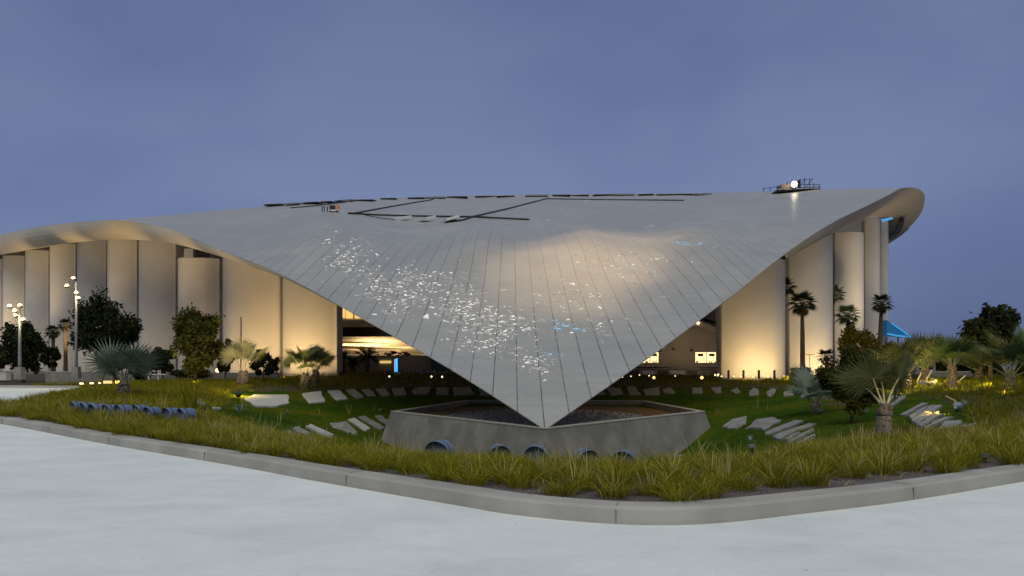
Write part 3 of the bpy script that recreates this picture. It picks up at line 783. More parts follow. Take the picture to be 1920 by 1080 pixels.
# unseen lights added in the roof cavity to warm a patch of the skin
for px, py, s, e in ((1110, 490, 14, 620), (1165, 465, 16, 700), (1085, 540, 12, 330), (1205, 450, 12, 260), (1060, 500, 13, 300), (1120, 570, 8, 110), (1030, 560, 9, 110)):
    q = on_roof(px, py); d = bpy.data.lights.new('cavity_fill', 'AREA'); d.shape = 'DISK'; d.size = s; d.energy = e * 1.3; d.color = (1, .72, .40)
    o = bpy.data.objects.new('cavity_fill', d); COL.objects.link(o); o.location = q + Vector((0, .4, -1.35)); o.rotation_euler = Vector((0, -.36, .93)).to_track_quat('-Z', 'Y').to_euler()

for px, Y_, e, ty in ((1520, 84, 2300, 560), (1590, 97, 2300, 540), (1410, 70, 900, 560)):  # extra unseen wide spots added to lift the upper right columns
    lamp('column_uplight', 'SPOT', P(px, 694, Y_ - 3), e, (1, .76, .48), P(px, ty, Y_ + 10), spot=R(70), blend=1, size=.4)
for px, Y_ in ((25, 112), (-20, 116)):
    lamp('column_uplight', 'SPOT', P(px, 690, Y_), 3600, WARM, P(px, 540, Y_ + 10), spot=R(60), blend=1, size=.4)
lamp('lobby_light', 'AREA', (-18, 100, 3.2), 600, WARM, (-18, 103, 9), size=5)

# concourse wall closing the space behind the left piers
cw = [P(-60, 700, 142), P(0, 700, 134), P(110, 700, 121), P(230, 700, 109), P(330, 700, 100), P(420, 700, 94), P(520, 700, 92)]
tops_ = [P(-60, 480, 142), P(0, 474, 134), P(110, 456, 121), P(230, 452, 109), P(330, 462, 100), P(420, 488, 94), P(520, 530, 92)]
MB().strip(cw, tops_).build('concourse_wall', 'inner_wall', stad)
for x0, x1, y0, y1, mt in ((405, 413, 560, 585, 'dim_window'), (406, 412, 636, 660, 'lit_window'), (406, 412, 600, 612, 'dark_glass'), (406, 413, 500, 545, 'dark_glass'), (345, 362, 466, 482, 'white_paint'), (366, 390, 468, 484, 'dark_metal')):
    quad(MB(), [(x0, y0), (x1, y0), (x1, y1), (x0, y1)], 92.5, .3).build('window' if 'w' == mt[-1] or mt == 'dark_glass' else 'catwalk', mt, stad)
# ------------------------------------------------------------------ planter under the roof tip
zr = -.72
tp = [(1.33, 29.75), (10.75, 41.6), (9.9, 55), (5.2, 56.2), (-3.4, 56.2), (-6.75, 41.6)]
ctr = Vector((2, 44))
def shrink(poly, d):
    n = len(poly); out = []
    for i in range(n):
        p0, p1, p2 = Vector(poly[i - 1]), Vector(poly[i]), Vector(poly[(i + 1) % n])
        a = (p1 - p0).normalized(); b_ = (p2 - p1).normalized(); na, nb2 = Vector((-a.y, a.x)), Vector((-b_.y, b_.x))
        k = (na + nb2).normalized(); out.append(p1 + k * d / max(k.dot(na), .3))
    return out
planter = thing('planter', (0, 0, 0), 'sloped grey concrete planter holding gravel below the point of the roof', 'planter')
tpo = [Vector(p) for p in tp]; bot_ = shrink(tp, -.75); inn = shrink(tp, .38)
V3 = lambda ps, z: [Vector((p[0], p[1], z)) for p in ps]
pw = MB(); n = 6
rings = [V3(bot_, -3.0), V3(tpo, zr - .03), V3(inn, zr - .03), V3(inn, zr - .75)]
for a, b_ in zip(rings[:-1], rings[1:]): pw.strip(a + [a[0]], b_ + [b_[0]])
pw.build('wall', 'concrete', planter)
ro, ri = shrink(tp, -.02), shrink(tp, .40)
rmb = MB(); q0, q1, q2, q3 = V3(ro, zr - .028), V3(ro, zr + .02), V3(ri, zr + .02), V3(ri, zr - .028)
for a, b_ in ((q0, q1), (q1, q2), (q2, q3)): rmb.strip(a + [a[0]], b_ + [b_[0]])
rmb.build('rim', 'rim', planter)
MB().add(V3(inn, zr - .35), [tuple(range(6))]).build('soil', 'planter_soil', planter)
gm = MB(); gpoly = [(1.4, 31.6), (7.3, 40), (6.2, 47.5), (1.5, 50), (-2.6, 47), (-3.6, 40.2)]
gp3 = catmull([Vector((*p, 0)) for p in gpoly] + [Vector((*gpoly[0], 0))], 5)[:-1]
gm.add([Vector((p.x, p.y, zr - .32)) for p in gp3], [tuple(range(len(gp3)))]).build('gravel', 'gravel', planter)['kind'] = 'stuff'
pb = MB()
gpp = [(p.x, p.y) for p in gp3]; cnt = 0
while cnt < 900:
    x, y = random.uniform(-4, 8), random.uniform(31, 50)
    if inpoly([x], [y], gpp)[0]:
        s = random.uniform(.04, .13); pb.box((x, y, zr - .31 + s * .3), (s * 1.5, s, s * .8), random.random() * 3, random.uniform(-.4, .4), random.uniform(-.4, .4), .6); cnt += 1
o = pb.build('pebbles', 'slab', planter); o['kind'] = 'stuff'

# ------------------------------------------------------------------ stone slabs set in the lawn
ORD = ['first', 'second', 'third', 'fourth', 'fifth', 'sixth', 'seventh', 'eighth', 'ninth', 'tenth', 'eleventh', 'twelfth', 'thirteenth']
def slab(poly, label, group, mat='slab', lift=.085, cat='stone slab'):
    pts_ = [hit(x, y) for x, y in poly]
    c_ = sum(pts_, Vector()) / len(pts_)
    # refine the outline with small irregular steps
    out = []
    for i, p in enumerate(pts_):
        q = pts_[(i + 1) % len(pts_)]
        out.append(p)
        L = (q - p).length
        for k in (1, 2, 3):
            s = p.lerp(q, k / 4); d = (q - p).normalized(); nrm = Vector((-d.y, d.x, 0)); out.append(s + nrm * random.uniform(-.05, .05) * min(L, 1.5))
    top_ = [Vector((p.x - c_.x, p.y - c_.y, gz(p.x, p.y) - c_.z + lift)) for p in out]
    bt = [p * 1.0 + Vector((0, 0, -.45)) for p in top_]
    ctr_ = sum(top_, Vector()) / len(top_)
    ch = [ctr_ + (p - ctr_) * .97 + Vector((0, 0, .02)) for p in top_]
    mb = MB(); n = len(top_)
    mb.add(ch + top_ + bt, [tuple(range(n))] + [(i, n + i, n + (i + 1) % n, (i + 1) % n) for i in range(n)] + [(n + i, 2 * n + i, 2 * n + (i + 1) % n, n + (i + 1) % n) for i in range(n)])
    o = mb.build('stone_slab', mat); o.location = c_
    tag(o, label, cat, group); return o
bl = [[(566, 740), (602, 735), (610, 755), (580, 758)], [(614, 735), (635, 733), (652, 750), (630, 752)], [(648, 733), (664, 731), (682, 747), (670, 749)], [(678, 732), (693, 731), (705, 744), (692, 745)],
      [(704, 731), (722, 730), (732, 743), (716, 745)], [(735, 731), (757, 728), (763, 742), (740, 744)], [(772, 733), (785, 727), (808, 727), (802, 740), (776, 741)], [(819, 728), (842, 728), (842, 741), (818, 741)],
      [(849, 728), (880, 727), (890, 740), (850, 743)], [(897, 729), (912, 731), (922, 742), (900, 742)]]
slab([(458, 750), (475, 742), (540, 742), (543, 757), (520, 764), (480, 764)], 'largest pale flat stone slab on the left lawn beside the dark ball uplight', 'stone slabs in the lawn', 'slab_pale')
slab([(352, 751), (375, 750), (415, 769), (385, 773)], 'pale pointed stone slab beside the right end of the blue floodlight row', 'stone slabs in the lawn', 'slab_pale')
for k, p in enumerate(bl):
    slab(p, f'{ORD[k]} rough stone slab from left in the back row left of the roof point', 'stone slabs in the lawn', 'slab_pale' if k < 2 else 'slab')
br = [[(1105, 727), (1118, 725), (1136, 740), (1110, 741)], [(1137, 727), (1163, 729), (1168, 740), (1145, 742)], [(1177, 726), (1190, 726), (1202, 741), (1179, 741)], [(1206, 732), (1236, 727), (1236, 741), (1211, 742)], [(1241, 732), (1258, 728), (1267, 739), (1247, 739)],
      [(1297, 729), (1316, 728), (1317, 739), (1298, 739)], [(1331, 729), (1352, 727), (1352, 738), (1341, 738)], [(1369, 734), (1383, 729), (1389, 736), (1379, 739)], [(1404, 737), (1412, 729), (1422, 732), (1422, 742), (1405, 743)],
      [(1438, 736), (1444, 731), (1455, 731), (1447, 745), (1439, 745)], [(1469, 737), (1483, 732), (1494, 733), (1488, 743), (1469, 744)], [(1499, 745), (1516, 735), (1533, 734), (1528, 748), (1502, 748)]]
for k, p in enumerate(br):
    slab(p, f'{ORD[k]} rough stone slab from left in the back row right of the roof point', 'stone slabs in the lawn')
fr = [[(1354, 803), (1372, 789), (1401, 783), (1399, 796), (1380, 806)], [(1397, 807), (1419, 789), (1449, 785), (1465, 791), (1433, 810)], [(1433, 815), (1491, 791), (1508, 792), (1441, 818)], [(1448, 822), (1516, 797), (1531, 798), (1463, 827)],
      [(1469, 827), (1497, 815), (1501, 816), (1477, 829)], [(1477, 832), (1522, 808), (1527, 809), (1482, 834)], [(1494, 834), (1527, 818), (1529, 821), (1499, 836)]]
fl_ = ['angular stone slab nearest the right corner of the concrete planter', 'broad pointed stone slab beside the long strips right of the planter', 'longest far stone strip right of the planter', 'wide long stone strip in the middle of the group right of the planter',
       'short thin stone strip below the wide strip right of the planter', 'long thin stone strip just above the tall grass right of planter', 'small lowest stone strip touching the tall grass right of planter']
for p, l in zip(fr, fl_): slab(p, l, 'stone strips right of the planter')
ff_ = [[(534, 814), (544, 812), (563, 823), (550, 826)], [(548, 806), (559, 803), (583, 817), (571, 820)], [(573, 802), (583, 799), (626, 819), (618, 825)], [(618, 796), (649, 793), (670, 813), (653, 815)],
       [(652, 789), (665, 786), (694, 806), (684, 810)], [(672, 784), (684, 782), (721, 804), (713, 808)], [(703, 782), (715, 781), (729, 792), (725, 799)]]
for k, p in enumerate(ff_): slab(p, f'{ORD[k]} slanted stone strip from left in the group left of the planter', 'stone strips left of the planter', 'slab_pale' if k in (2, 4) else 'slab')
rr_ = [[(1664, 755), (1672, 745), (1684, 744), (1668, 756)], [(1668, 762), (1691, 744), (1699, 745), (1674, 764)], [(1688, 781), (1729, 759), (1740, 759), (1696, 782)], [(1703, 784), (1733, 767), (1741, 764), (1710, 786)],
       [(1705, 787), (1744, 763), (1768, 763), (1714, 796)], [(1716, 797), (1760, 773), (1762, 776), (1721, 799)], [(1719, 801), (1755, 781), (1770, 780), (1729, 804)], [(1733, 806), (1770, 787), (1788, 786), (1738, 808)],
       [(1746, 817), (1770, 795), (1801, 793), (1803, 799), (1768, 818)], [(1784, 816), (1807, 802), (1831, 799), (1825, 808), (1803, 818)]]
for k, p in enumerate(rr_): slab(p, f'{ORD[k]} slanted stone strip counted down from the burlap wrapped palm to the right grass', 'stone strips right of the burlap palm')
for p, l in (([(1735, 722), (1742, 714), (1752, 713), (1756, 720), (1744, 726)], 'jagged rock glowing yellow in a hidden uplight on the right rise'), ([(1722, 724), (1730, 718), (1737, 720), (1734, 726)], 'low flat rock beside the brightly glowing rock on right')):
    slab(p, l, 'lit rocks on the right rise', 'slab', .22, 'rock')

# ------------------------------------------------------------------ grasses
def grass(name, bases, hmin, hmax, nper, spread, wd, mat, lean=.55, label=None, cat=None, straight=0):
    bs = np.asarray(bases); N = len(bs) * nper
    b0 = np.repeat(bs, nper, 0); hs = np.repeat(rng.uniform(.75, 1.2, len(bs)), nper)
    ang = rng.uniform(0, 2 * np.pi, N); rad = spread * np.sqrt(rng.uniform(0, 1, N))
    x = b0[:, 0] + rad * np.cos(ang); y = b0[:, 1] + rad * np.sin(ang)
    z = gzv(np.stack([x, y], 1)) - .02
    az = ang + rng.normal(0, .7, N); h = rng.uniform(hmin, hmax, N) * hs; ln = np.abs(rng.normal(lean, .3, N)) * (.4 + rad / max(spread, 1e-6))
    ln = np.clip(ln * (1 - straight), 0, 1.3)
    wv_ = wd * rng.uniform(.6, 1.3, N); sa = az + np.pi / 2 + rng.normal(0, .5, N)
    T = np.array([0, .38, .72, 1.0]); W = np.array([.7, 1, .7, .0])
    P_ = []
    for t, wt in zip(T, W):
        dx = np.cos(az) * ln * h * t ** 1.8; dy = np.sin(az) * ln * h * t ** 1.8; dz = h * (t - .32 * ln * t ** 2.4)
        cx_, cy_, cz_ = x + dx, y + dy, z + dz
        if wt > 0:
            ox, oy = np.cos(sa) * wv_ * wt, np.sin(sa) * wv_ * wt
            P_ += [np.stack([cx_ - ox, cy_ - oy, cz_], 1), np.stack([cx_ + ox, cy_ + oy, cz_], 1)]
        else: P_.append(np.stack([cx_, cy_, cz_], 1))
    V = np.stack(P_, 1).reshape(-1, 3).astype(np.float32)
    base = (np.arange(N) * 7)[:, None]
    q = np.array([0, 1, 3, 2, 2, 3, 5, 4, 4, 5, 6])
    loops = (base + q[None]).ravel().astype(np.int32)
    starts = (np.arange(N)[:, None] * 11 + np.array([0, 4, 8])[None]).ravel().astype(np.int32)
    tot = np.tile([4, 4, 3], N).astype(np.int32)
    me = bpy.data.meshes.new(name); me.vertices.add(len(V)); me.vertices.foreach_set('co', V.ravel())
    me.loops.add(len(loops)); me.loops.foreach_set('vertex_index', loops)
    me.polygons.add(len(starts)); me.polygons.foreach_set('loop_start', starts); me.polygons.foreach_set('loop_total', tot)
    me.update(calc_edges=True); me.validate()
    me.materials.append(MATS[mat]); o = bpy.data.objects.new(name, me); COL.objects.link(o)
    o['kind'] = 'stuff'; return o

Barr = np.array(B)
def scatter(x0, x1, y0, y1, n, cond):
    q = np.stack([rng.uniform(x0, x1, n), rng.uniform(y0, y1, n)], 1)
    z = gzv(q); px = CX + q[:, 0] / q[:, 1] * F; py = HOR - (z - EYE) / q[:, 1] * F
    d = np.sqrt(((q[:, None] - Barr[None]) ** 2).sum(-1)).min(1)
    ins2 = inpoly(q[:, 0], q[:, 1], island_poly); law = inpoly(px, py, lawn_px); pla = inpoly(q[:, 0], q[:, 1], [tuple(p) for p in shrink(tp, -1.2)])
    return q[ins2 & ~pla & cond(q, px, py, d, law)]
gap = noise_seed = None
def wob(q): return .5 + .5 * np.sin(q[:, 0] * 1.7 + np.sin(q[:, 0] * .63) * 2)
def fmask(q, px, py, d, law):
    edge = np.where(px > 1300, .06 + .22 * wob(q), .06 + .20 * wob(q))
    width = np.where(px > 1500, 6.5, np.where(px < 620, 5.5, 4.0))
    return (d > edge) & (d < width) & (px > -60) & (px < 2080)
fb = scatter(-22, 22, 8, 30, 16500, fmask)
# thin to tufts with a minimum distance so that clumps stand apart
def thin(q, dmin):
    keep = []; grid = {}
    for p in q:
        k = (int(p[0] / dmin), int(p[1] / dmin)); ok = True
        for i in (-1, 0, 1):
            for j_ in (-1, 0, 1):
                for r_ in grid.get((k[0] + i, k[1] + j_), ()):
                    if (r_[0] - p[0]) ** 2 + (r_[1] - p[1]) ** 2 < dmin * dmin: ok = False
        if ok: grid.setdefault(k, []).append(p); keep.append(p)
    return np.array(keep)
fb = thin(fb, .42)
grass('ornamental_grass', fb, .20, .42, 230, .17, .0036, 'grass_blade', .95)
low_ = scatter(-22, 22, 8, 30, 9000, lambda q, px, py, d, law: (d > .06) & (d < 1.1) & (px > -60) & (px < 2080)); low_ = thin(low_, .5)
grass('dry_litter', low_[::2], .04, .16, 26, .28, .004, 'seed_blade', 1.2)
sb = fb[(rng.uniform(0, 1, len(fb)) < .75) & (np.sin(fb[:, 0] * 2.3 + 1.7 * np.sin(fb[:, 1] * 1.9)) > .05)]
grass('grass_seed_heads', sb, .38, .64, 15, .14, .0040, 'seed_blade', .40)
mb_ = scatter(-42, 2, 24, 66, 30000, lambda q, px, py, d, law: (d > .5) & ~law & (px < 470) & (px > -60))
mb_ = thin(mb_, .42)
grass('ornamental_grass', mb_, .26, .46, 46, .22, .008, 'grass_blade', .55)
bb_ = scatter(-45, 60, 50, 86, 16000, lambda q, px, py, d, law: ~law & (px >= 470) & (px < 1990) & ~((q[:, 1] < 58) & (px > 640) & (px < 1560)))
bb_ = thin(bb_, .75)
grass('meadow_grass', bb_, .25, .55, 30, .42, .014, 'meadow_blade', .45)
rb_ = scatter(8, 48, 13, 56, 26000, lambda q, px, py, d, law: (d > 3.5) & ~law & (px > 1560) & (px < 2100))
rb_ = thin(rb_, .5)
grass('meadow_grass', rb_, .18, .42, 34, .30, .009, 'meadow_blade', .55)
lb_ = scatter(-24, 26, 18, 62, 60000, lambda q, px, py, d, law: law)
grass('lawn_grass', lb_, .03, .09, 3, .14, .012, 'lawn_blade', .6)
# tall thin stalks on the lawn
st = [hit(x, y) for x, y in ((700, 770), (600, 775), (655, 778), (1415, 770), (1420, 768), (1436, 770), (1345, 778), (480, 800), (520, 800), (1180, 850), (1500, 842), (300, 775))]
grass('grass_stalks', [(p.x, p.y) for p in st], .5, 1.0, 4, .12, .008, 'seed_blade', .2)
hg = [hit(x, y) for x, y in ((360, 775), (366, 776), (352, 777), (1860, 730), (1870, 735), (1850, 738), (1900, 740))]
grass('reed_tufts', [(p.x, p.y) for p in hg], .7, 1.5, 26, .35, .012, 'meadow_blade', .3)

# ------------------------------------------------------------------ palms
def fan_mesh(L, pet, n, seed, spread=128, cup=.25, droop=.25):
    r_ = random.Random(seed); bl_ = MB()
    H = Vector((pet, 0, 0)); e1, e2, nz_ = Vector((1, 0, 0)), Vector((0, 1, 0)), Vector((0, 0, 1))
    angs = [R(-spread + 2 * spread * k / (n - 1)) for k in range(n)]; half = R(spread) / (n - 1)
    def pt(a, r, lift):
        c_ = (1 - math.cos(a)) * cup
        d = e1 * math.cos(a) + e2 * math.sin(a)
        return H + d * r + nz_ * (lift + c_ * r - droop * (r / L) ** 3 * L * .5)
    for a in angs:
        Lr_ = L * (.74 + .26 * math.cos(a / 2)) * r_.uniform(.93, 1.05)
        mr = .50 * Lr_ * r_.uniform(.92, 1.08)
        aj = a + r_.gauss(0, .02)
        rg, vl, vr = pt(a, mr, .035 * L), pt(a - half, mr, 0), pt(a + half, mr, 0)
        tip = pt(aj, Lr_, -r_.uniform(0, .10) * L)
        bl_.add([H, vl, rg, vr, tip], [(0, 1, 2), (0, 2, 3), (1, 4, 2), (2, 4, 3)])
    return bl_
def petiole_mb(pet, r0, sag=.0):
    mb = MB(); mb.tube([(-.04, 0, 0), (pet * .35, 0, .04 * pet), (pet * .7, 0, .05 * pet), (pet * 1.02, 0, 0)], [r0 * 1.9, r0 * 1.2, r0, r0 * .7], 5); return mb
def feather_mb(L, n, seed):
    r_ = random.Random(seed); mb = MB()
    def rach(t): return Vector((L * t * (1 - .18 * t * t), 0, L * (.20 * t - .52 * t * t * t)))
    pts_ = [rach(k / 8) for k in range(9)]; mb.tube(pts_, [.03 * (1 - .8 * k / 8) for k in range(9)], 4)
    for k in range(n):
        t = .12 + .86 * k / n; p = rach(t); ll = L * .30 * (math.sin(math.pi * min(1, t * .9 + .15)) * .8 + .25)
        for s in (-1, 1):
            d = Vector((.75, s * .75, -.10 + r_.uniform(-.15, .15))).normalized(); w_ = Vector((.02, 0, .0)) * L * .5
            q = p + d * ll; q.z -= ll * .15
            mb.add([p - w_, p + w_, p + d * ll * .5 + w_, q, p + d * ll * .5 - w_], [(0, 1, 2, 3, 4)])
    return mb
def palm(name, loc, label, group, h, r0, r1, nf, L, pet, mat, seed, elev=(82, -10), nseg=30, petmat='petiole_green', trunkmat='palm_bark', spread=128, kind='fan', boots=True, az0=None, wrap=0, cup=.25, petr=.018, skirt=0, droop=.25, fr_list=None):
    r_ = random.Random(seed)
    t = thing(name, loc, label, 'palm', group, r_.random() * .3)
    mb = MB(); nr = 14; pts_ = []; rad = []
    lean = Vector((r_.uniform(-.04, .04), r_.uniform(-.04, .04), 0)) * h
    for k in range(nr + 1):
        s = k / nr; pts_.append(Vector((0, 0, -.25 + (h + .25) * s)) + lean * s * s); rad.append((r0 + (r1 - r0) * s) * r_.uniform(.93, 1.07))
    mb.tube(pts_, rad, 10)
    if boots:
        nb_ = int(h / .10) + 4
        for k in range(nb_ * 4):
            s = r_.uniform(.45, 1.0) if h > 2 else r_.uniform(.3, 1); a = r_.random() * 6.28; rr = (r0 + (r1 - r0) * s)
            c_ = Vector((0, 0, h * s)) + lean * s * s + Vector((math.cos(a), math.sin(a), 0)) * rr
            mb.box(c_, (.05 + rr * .35, .03 + rr * .25, .10 + rr * .5), a, 0, -.5, .5)
    o = mb.build('trunk', trunkmat, t, smooth=False)
    if wrap:
        MB().lathe([(r0 * 1.55, -.2), (r0 * 1.45, .05), (r0 * 1.25, wrap * .6), (r0 * 1.1, wrap), (r0 * .8, wrap + .01)], 16).build('burlap_wrap', 'burlap', t)
        MB().lathe([(r0 * 1.16, wrap - .06), (r0 * 1.2, wrap - .03), (r0 * 1.14, wrap)], 16).build('tie_band', 'dark_metal', t)
    protos = []
    for v in range(3 if kind == 'fan' else 2):
        if kind == 'fan':
            f = fan_mesh(L, pet, nseg, seed + v, spread, cup, droop + .1 * v).build('frond', mat, t, fix=False)
            p = petiole_mb(pet, petr * (L / .9 if L > .9 else 1)).build('petiole', petmat, f)
        else:
            f = feather_mb(L, 26, seed + v).build('frond', mat, t, fix=False)
        protos.append(f)
    topc = Vector((0, 0, h)) + lean
    for k in range(nf):
        u_ = (k + .5) / nf; az = (k * 2.39996 if az0 is None else az0 + k * 2.39996) + r_.uniform(-.2, .2)
        el = R(elev[0] + (elev[1] - elev[0]) * u_ ** .85 + r_.uniform(-6, 6))
        roll = r_.choice((-1, 1)) * R(80) * abs(math.cos(az)) * r_.uniform(.35, 1) * min(1, max(0, math.sin(el))) if kind == 'fan' and nf < 20 else r_.uniform(-.25, .25)
        if fr_list: az, el, roll = [R(q_) for q_ in fr_list[k]]
        rot = Euler((roll, -el, az), 'XYZ')
        base_ = topc + Vector((math.cos(az), math.sin(az), 0)) * r1 * .6 + Vector((0, 0, -.10 * u_ * min(h, 2)))
        f = protos[k % len(protos)]; s = r_.uniform(.88, 1.08) * (1 if u_ > .15 else .9)
        if k < len(protos): f.location = base_; f.rotation_euler = rot; f.scale = (s,) * 3
        else:
            c = part_copy(f, t, base_, rot, s)
            for g in f.children:
                e = g.copy(); COL.objects.link(e); e.parent = c
    for k in range(skirt):
        az = r_.random() * 6.28; f = part_copy(protos[k % len(protos)], t, topc + Vector((math.cos(az) * r1, math.sin(az) * r1, -.3)), Euler((0, R(r_.uniform(50, 80)), az)), .8)
        f.data = f.data.copy(); f.data.materials[0] = MATS['brown_frond']
    return t
def at(px, py, Y=None):
    return hit(px, py) if Y is None else Vector(((px - CX) / F * Y, Y, gz((px - CX) / F * Y, Y)))
def size(pxs, Y): return pxs / F * Y
G = 'young fan palms in the planting'
# silver fan palm, left (in front of the columns)
p = at(232, 738, 40); palm('fan_palm', p, 'silvery fan palm with broad stiff fans at left, in front of the tall columns', G, .75, .30, .22, 10, 1.40, 1.1, 'silver_frond', 11, (88, 50), 30, droop=.08, cup=.12)
p = at(455, 728, 56); palm('fan_palm', p, 'pale uplit fan palm with yellow stalks behind the dark ball uplight', G, 1.15, .36, .26, 10, 1.25, 1.55, 'pale_frond', 12, (88, 46), 26, 'petiole', cup=.15)
p = at(572, 728, 56); palm('fan_palm', p, 'olive rounded fan palm with twin crown standing on lawn before the last left column', G, 1.15, .30, .26, 11, 1.05, 1.35, 'olive_frond', 13, (88, 30), 24, 'petiole', cup=.15)
p = at(592, 722, 60); palm('fan_palm', p, 'darker fan palm close behind the olive fan palm on the lawn', G, 1.3, .24, .2, 11, 1.0, 1.3, 'silver_frond', 14, (88, 28), 24)
# burlap wrapped palm, right foreground
p = at(1657, 826, 21.5); palm('fan_palm', p, 'young fan palm with burlap wrapped base and two bright lit stalks in the right foreground', G, 1.09, .17, .13, 4, 1.08, .86, 'olive_frond', 24, (76, 48), 36, 'petiole', wrap=.80, petr=.02, droop=.08, cup=.15, fr_list=[(172, 69, 78), (8, 60, -66), (75, 74, 20), (100, 40, -10)])
for px, py, Y_, lab, mt, h, L, pet, sd_, nf in ((1532, 772, 37, 'low silver green fan palm beside the last stone slab at right of the lawn', 'silver_frond', .55, 1.15, .9, 25, 12), (1785, 728, 44, 'upright green fan palm with pale grey stem near the glowing rock', 'green_frond', 1.5, 1.15, 1.0, 26, 13),
                                       (1895, 740, 38, 'large olive fan palm with shaggy trunk at the right edge', 'olive_frond', .9, 1.3, 1.3, 27, 16), (1735, 712, 54, 'wide grey green fan palm behind the glowing rock', 'olive_frond', 1.1, 1.55, 1.4, 28, 15),
                                       (1700, 718, 48, 'dark fan palm directly behind the burlap wrapped palm', 'olive_frond', 1.0, 1.35, 1.4, 29, 14), (1835, 716, 52, 'low dense green fan palm between the pale stemmed palm and right edge', 'green_frond', .8, 1.4, 1.2, 30, 14), (1945, 735, 34, 'fan palm cut by the right picture border', 'green_frond', 1.1, 1.2, 1.2, 31, 12)):
    palm('fan_palm', at(px, py, Y_), lab, G, h, .24, .17, round(nf * .68), L * .95, pet * 1.1, mt, sd_, (88, 22), 24, cup=.15, droop=.12)
# tall slim palms
GT = 'tall slim palms near the columns'
def tall(px, ytop, Y, lab, wpx, mat='dark_frond', seed=40, skirt=3):
    b_ = at(px, 0, Y); htop = EYE + (HOR - ytop) / F * Y - b_.z
    L = size(wpx, Y) * .5
    return palm('tall_palm', b_, lab, GT, htop, .26, .16, 26, L * .62, L * .55, mat, seed, (82, -38), 16, 'brown_petiole' if 'brown_petiole' in MATS else 'bark', 'bark', 110, boots=False, skirt=skirt, petr=.02, droop=.3)
tall(1505, 568, 72, 'tallest slim palm standing in front of the second right column', 50, seed=41)
tall(1592, 590, 66, 'stocky slim palm with dark crown before the third right column', 44, 'green_frond', seed=42)
tall(1649, 568, 74, 'slim palm standing against the sky edge of the last right column', 38, seed=43)
tall(1472, 538, 88, 'slim palm with crown half hidden behind the first right column', 44, seed=44)
tall(1560, 552, 104, 'distant slim palm with crown half hidden behind the second right column', 40, 'green_frond', seed=45)
tall(100, 620, 84, 'shorter slim palm of the pair between the two street lamps', 26, seed=46, skirt=5)
tall(123, 608, 88, 'taller slim palm of the pair between the two street lamps', 26, seed=47, skirt=6)
tall(1551, 668, 80, 'short dark palm in front of the second right column', 34, seed=48)
# feather palms at the left opening
GF = 'feather palms at the left opening'
def feath(px, ytop, Y, lab, wpx, seed):
    b_ = at(px, 0, Y); h = max(.8, EYE + (HOR - ytop) / F * Y - b_.z)
    return palm('feather_palm', b_, lab, GF, h, .24, .2, 22, size(wpx, Y) * .55, 0, 'dark_frond', seed, (80, -20), kind='feather', trunkmat='bark')
feath(643, 668, 86, 'feather palm beside the edge of the last left column', 34, 51)
feath(689, 668, 88, 'feather palm with wide spreading crown in front of the lit lobby', 52, 52)
feath(662, 682, 87, 'low bushy feather palm between two taller ones at the lobby', 30, 53)
# planting on top of the low wall
def bushmesh(rx, ry, rz, n, leaf, seed, clumps=14, zc=None, shell=.55):
    r_ = np.random.default_rng(seed); cl_ = []
    for _ in range(int(clumps * 1.7)):
        d = r_.normal(size=3); d /= np.linalg.norm(d); q = d * r_.uniform(.35, .88) ** .6
        cl_.append((q * np.array([rx, ry, rz]) * r_.uniform(.8, 1.12), r_.uniform(.13, .34)))
    per = max(1, n // clumps); V = []; Fs = []; cl0 = list(cl_)
    for c_, s in cl_:
        d = r_.normal(size=(per, 3)); d /= np.linalg.norm(d, axis=1)[:, None]; rr = r_.uniform(.0, 1, per) ** .6 * np.where(r_.uniform(0, 1, per) < .12, 1.5, 1)
        sh = r_.normal(size=3); sh /= np.linalg.norm(sh); sh[2] = abs(sh[2]) + .3
        pos = c_ + (d * rr[:, None] + sh[None] * (r_.uniform(0, 1, per) ** 2)[:, None] * .8) * s * np.array([rx, ry, rz]) * 1.05
        a = r_.normal(size=(per, 3)); a /= np.linalg.norm(a, axis=1)[:, None]; a = a * .75 + d * .6; a /= np.linalg.norm(a, axis=1)[:, None]
        b_ = np.cross(a, r_.normal(size=(per, 3))); b_ /= np.linalg.norm(b_, axis=1)[:, None]
        l_ = leaf * r_.uniform(.6, 1.4, per)[:, None]
        q = np.stack([pos - a * l_, pos + b_ * l_ * .42, pos + a * l_, pos - b_ * l_ * .42], 1).reshape(-1, 3)
        o = len(V) * 0 + sum(len(v) for v in V); V.append(q)
        Fs += [(o + 4 * k, o + 4 * k + 1, o + 4 * k + 2, o + 4 * k + 3) for k in range(per)]
    return np.concatenate(V), Fs, [c_ for c_, s in cl_]
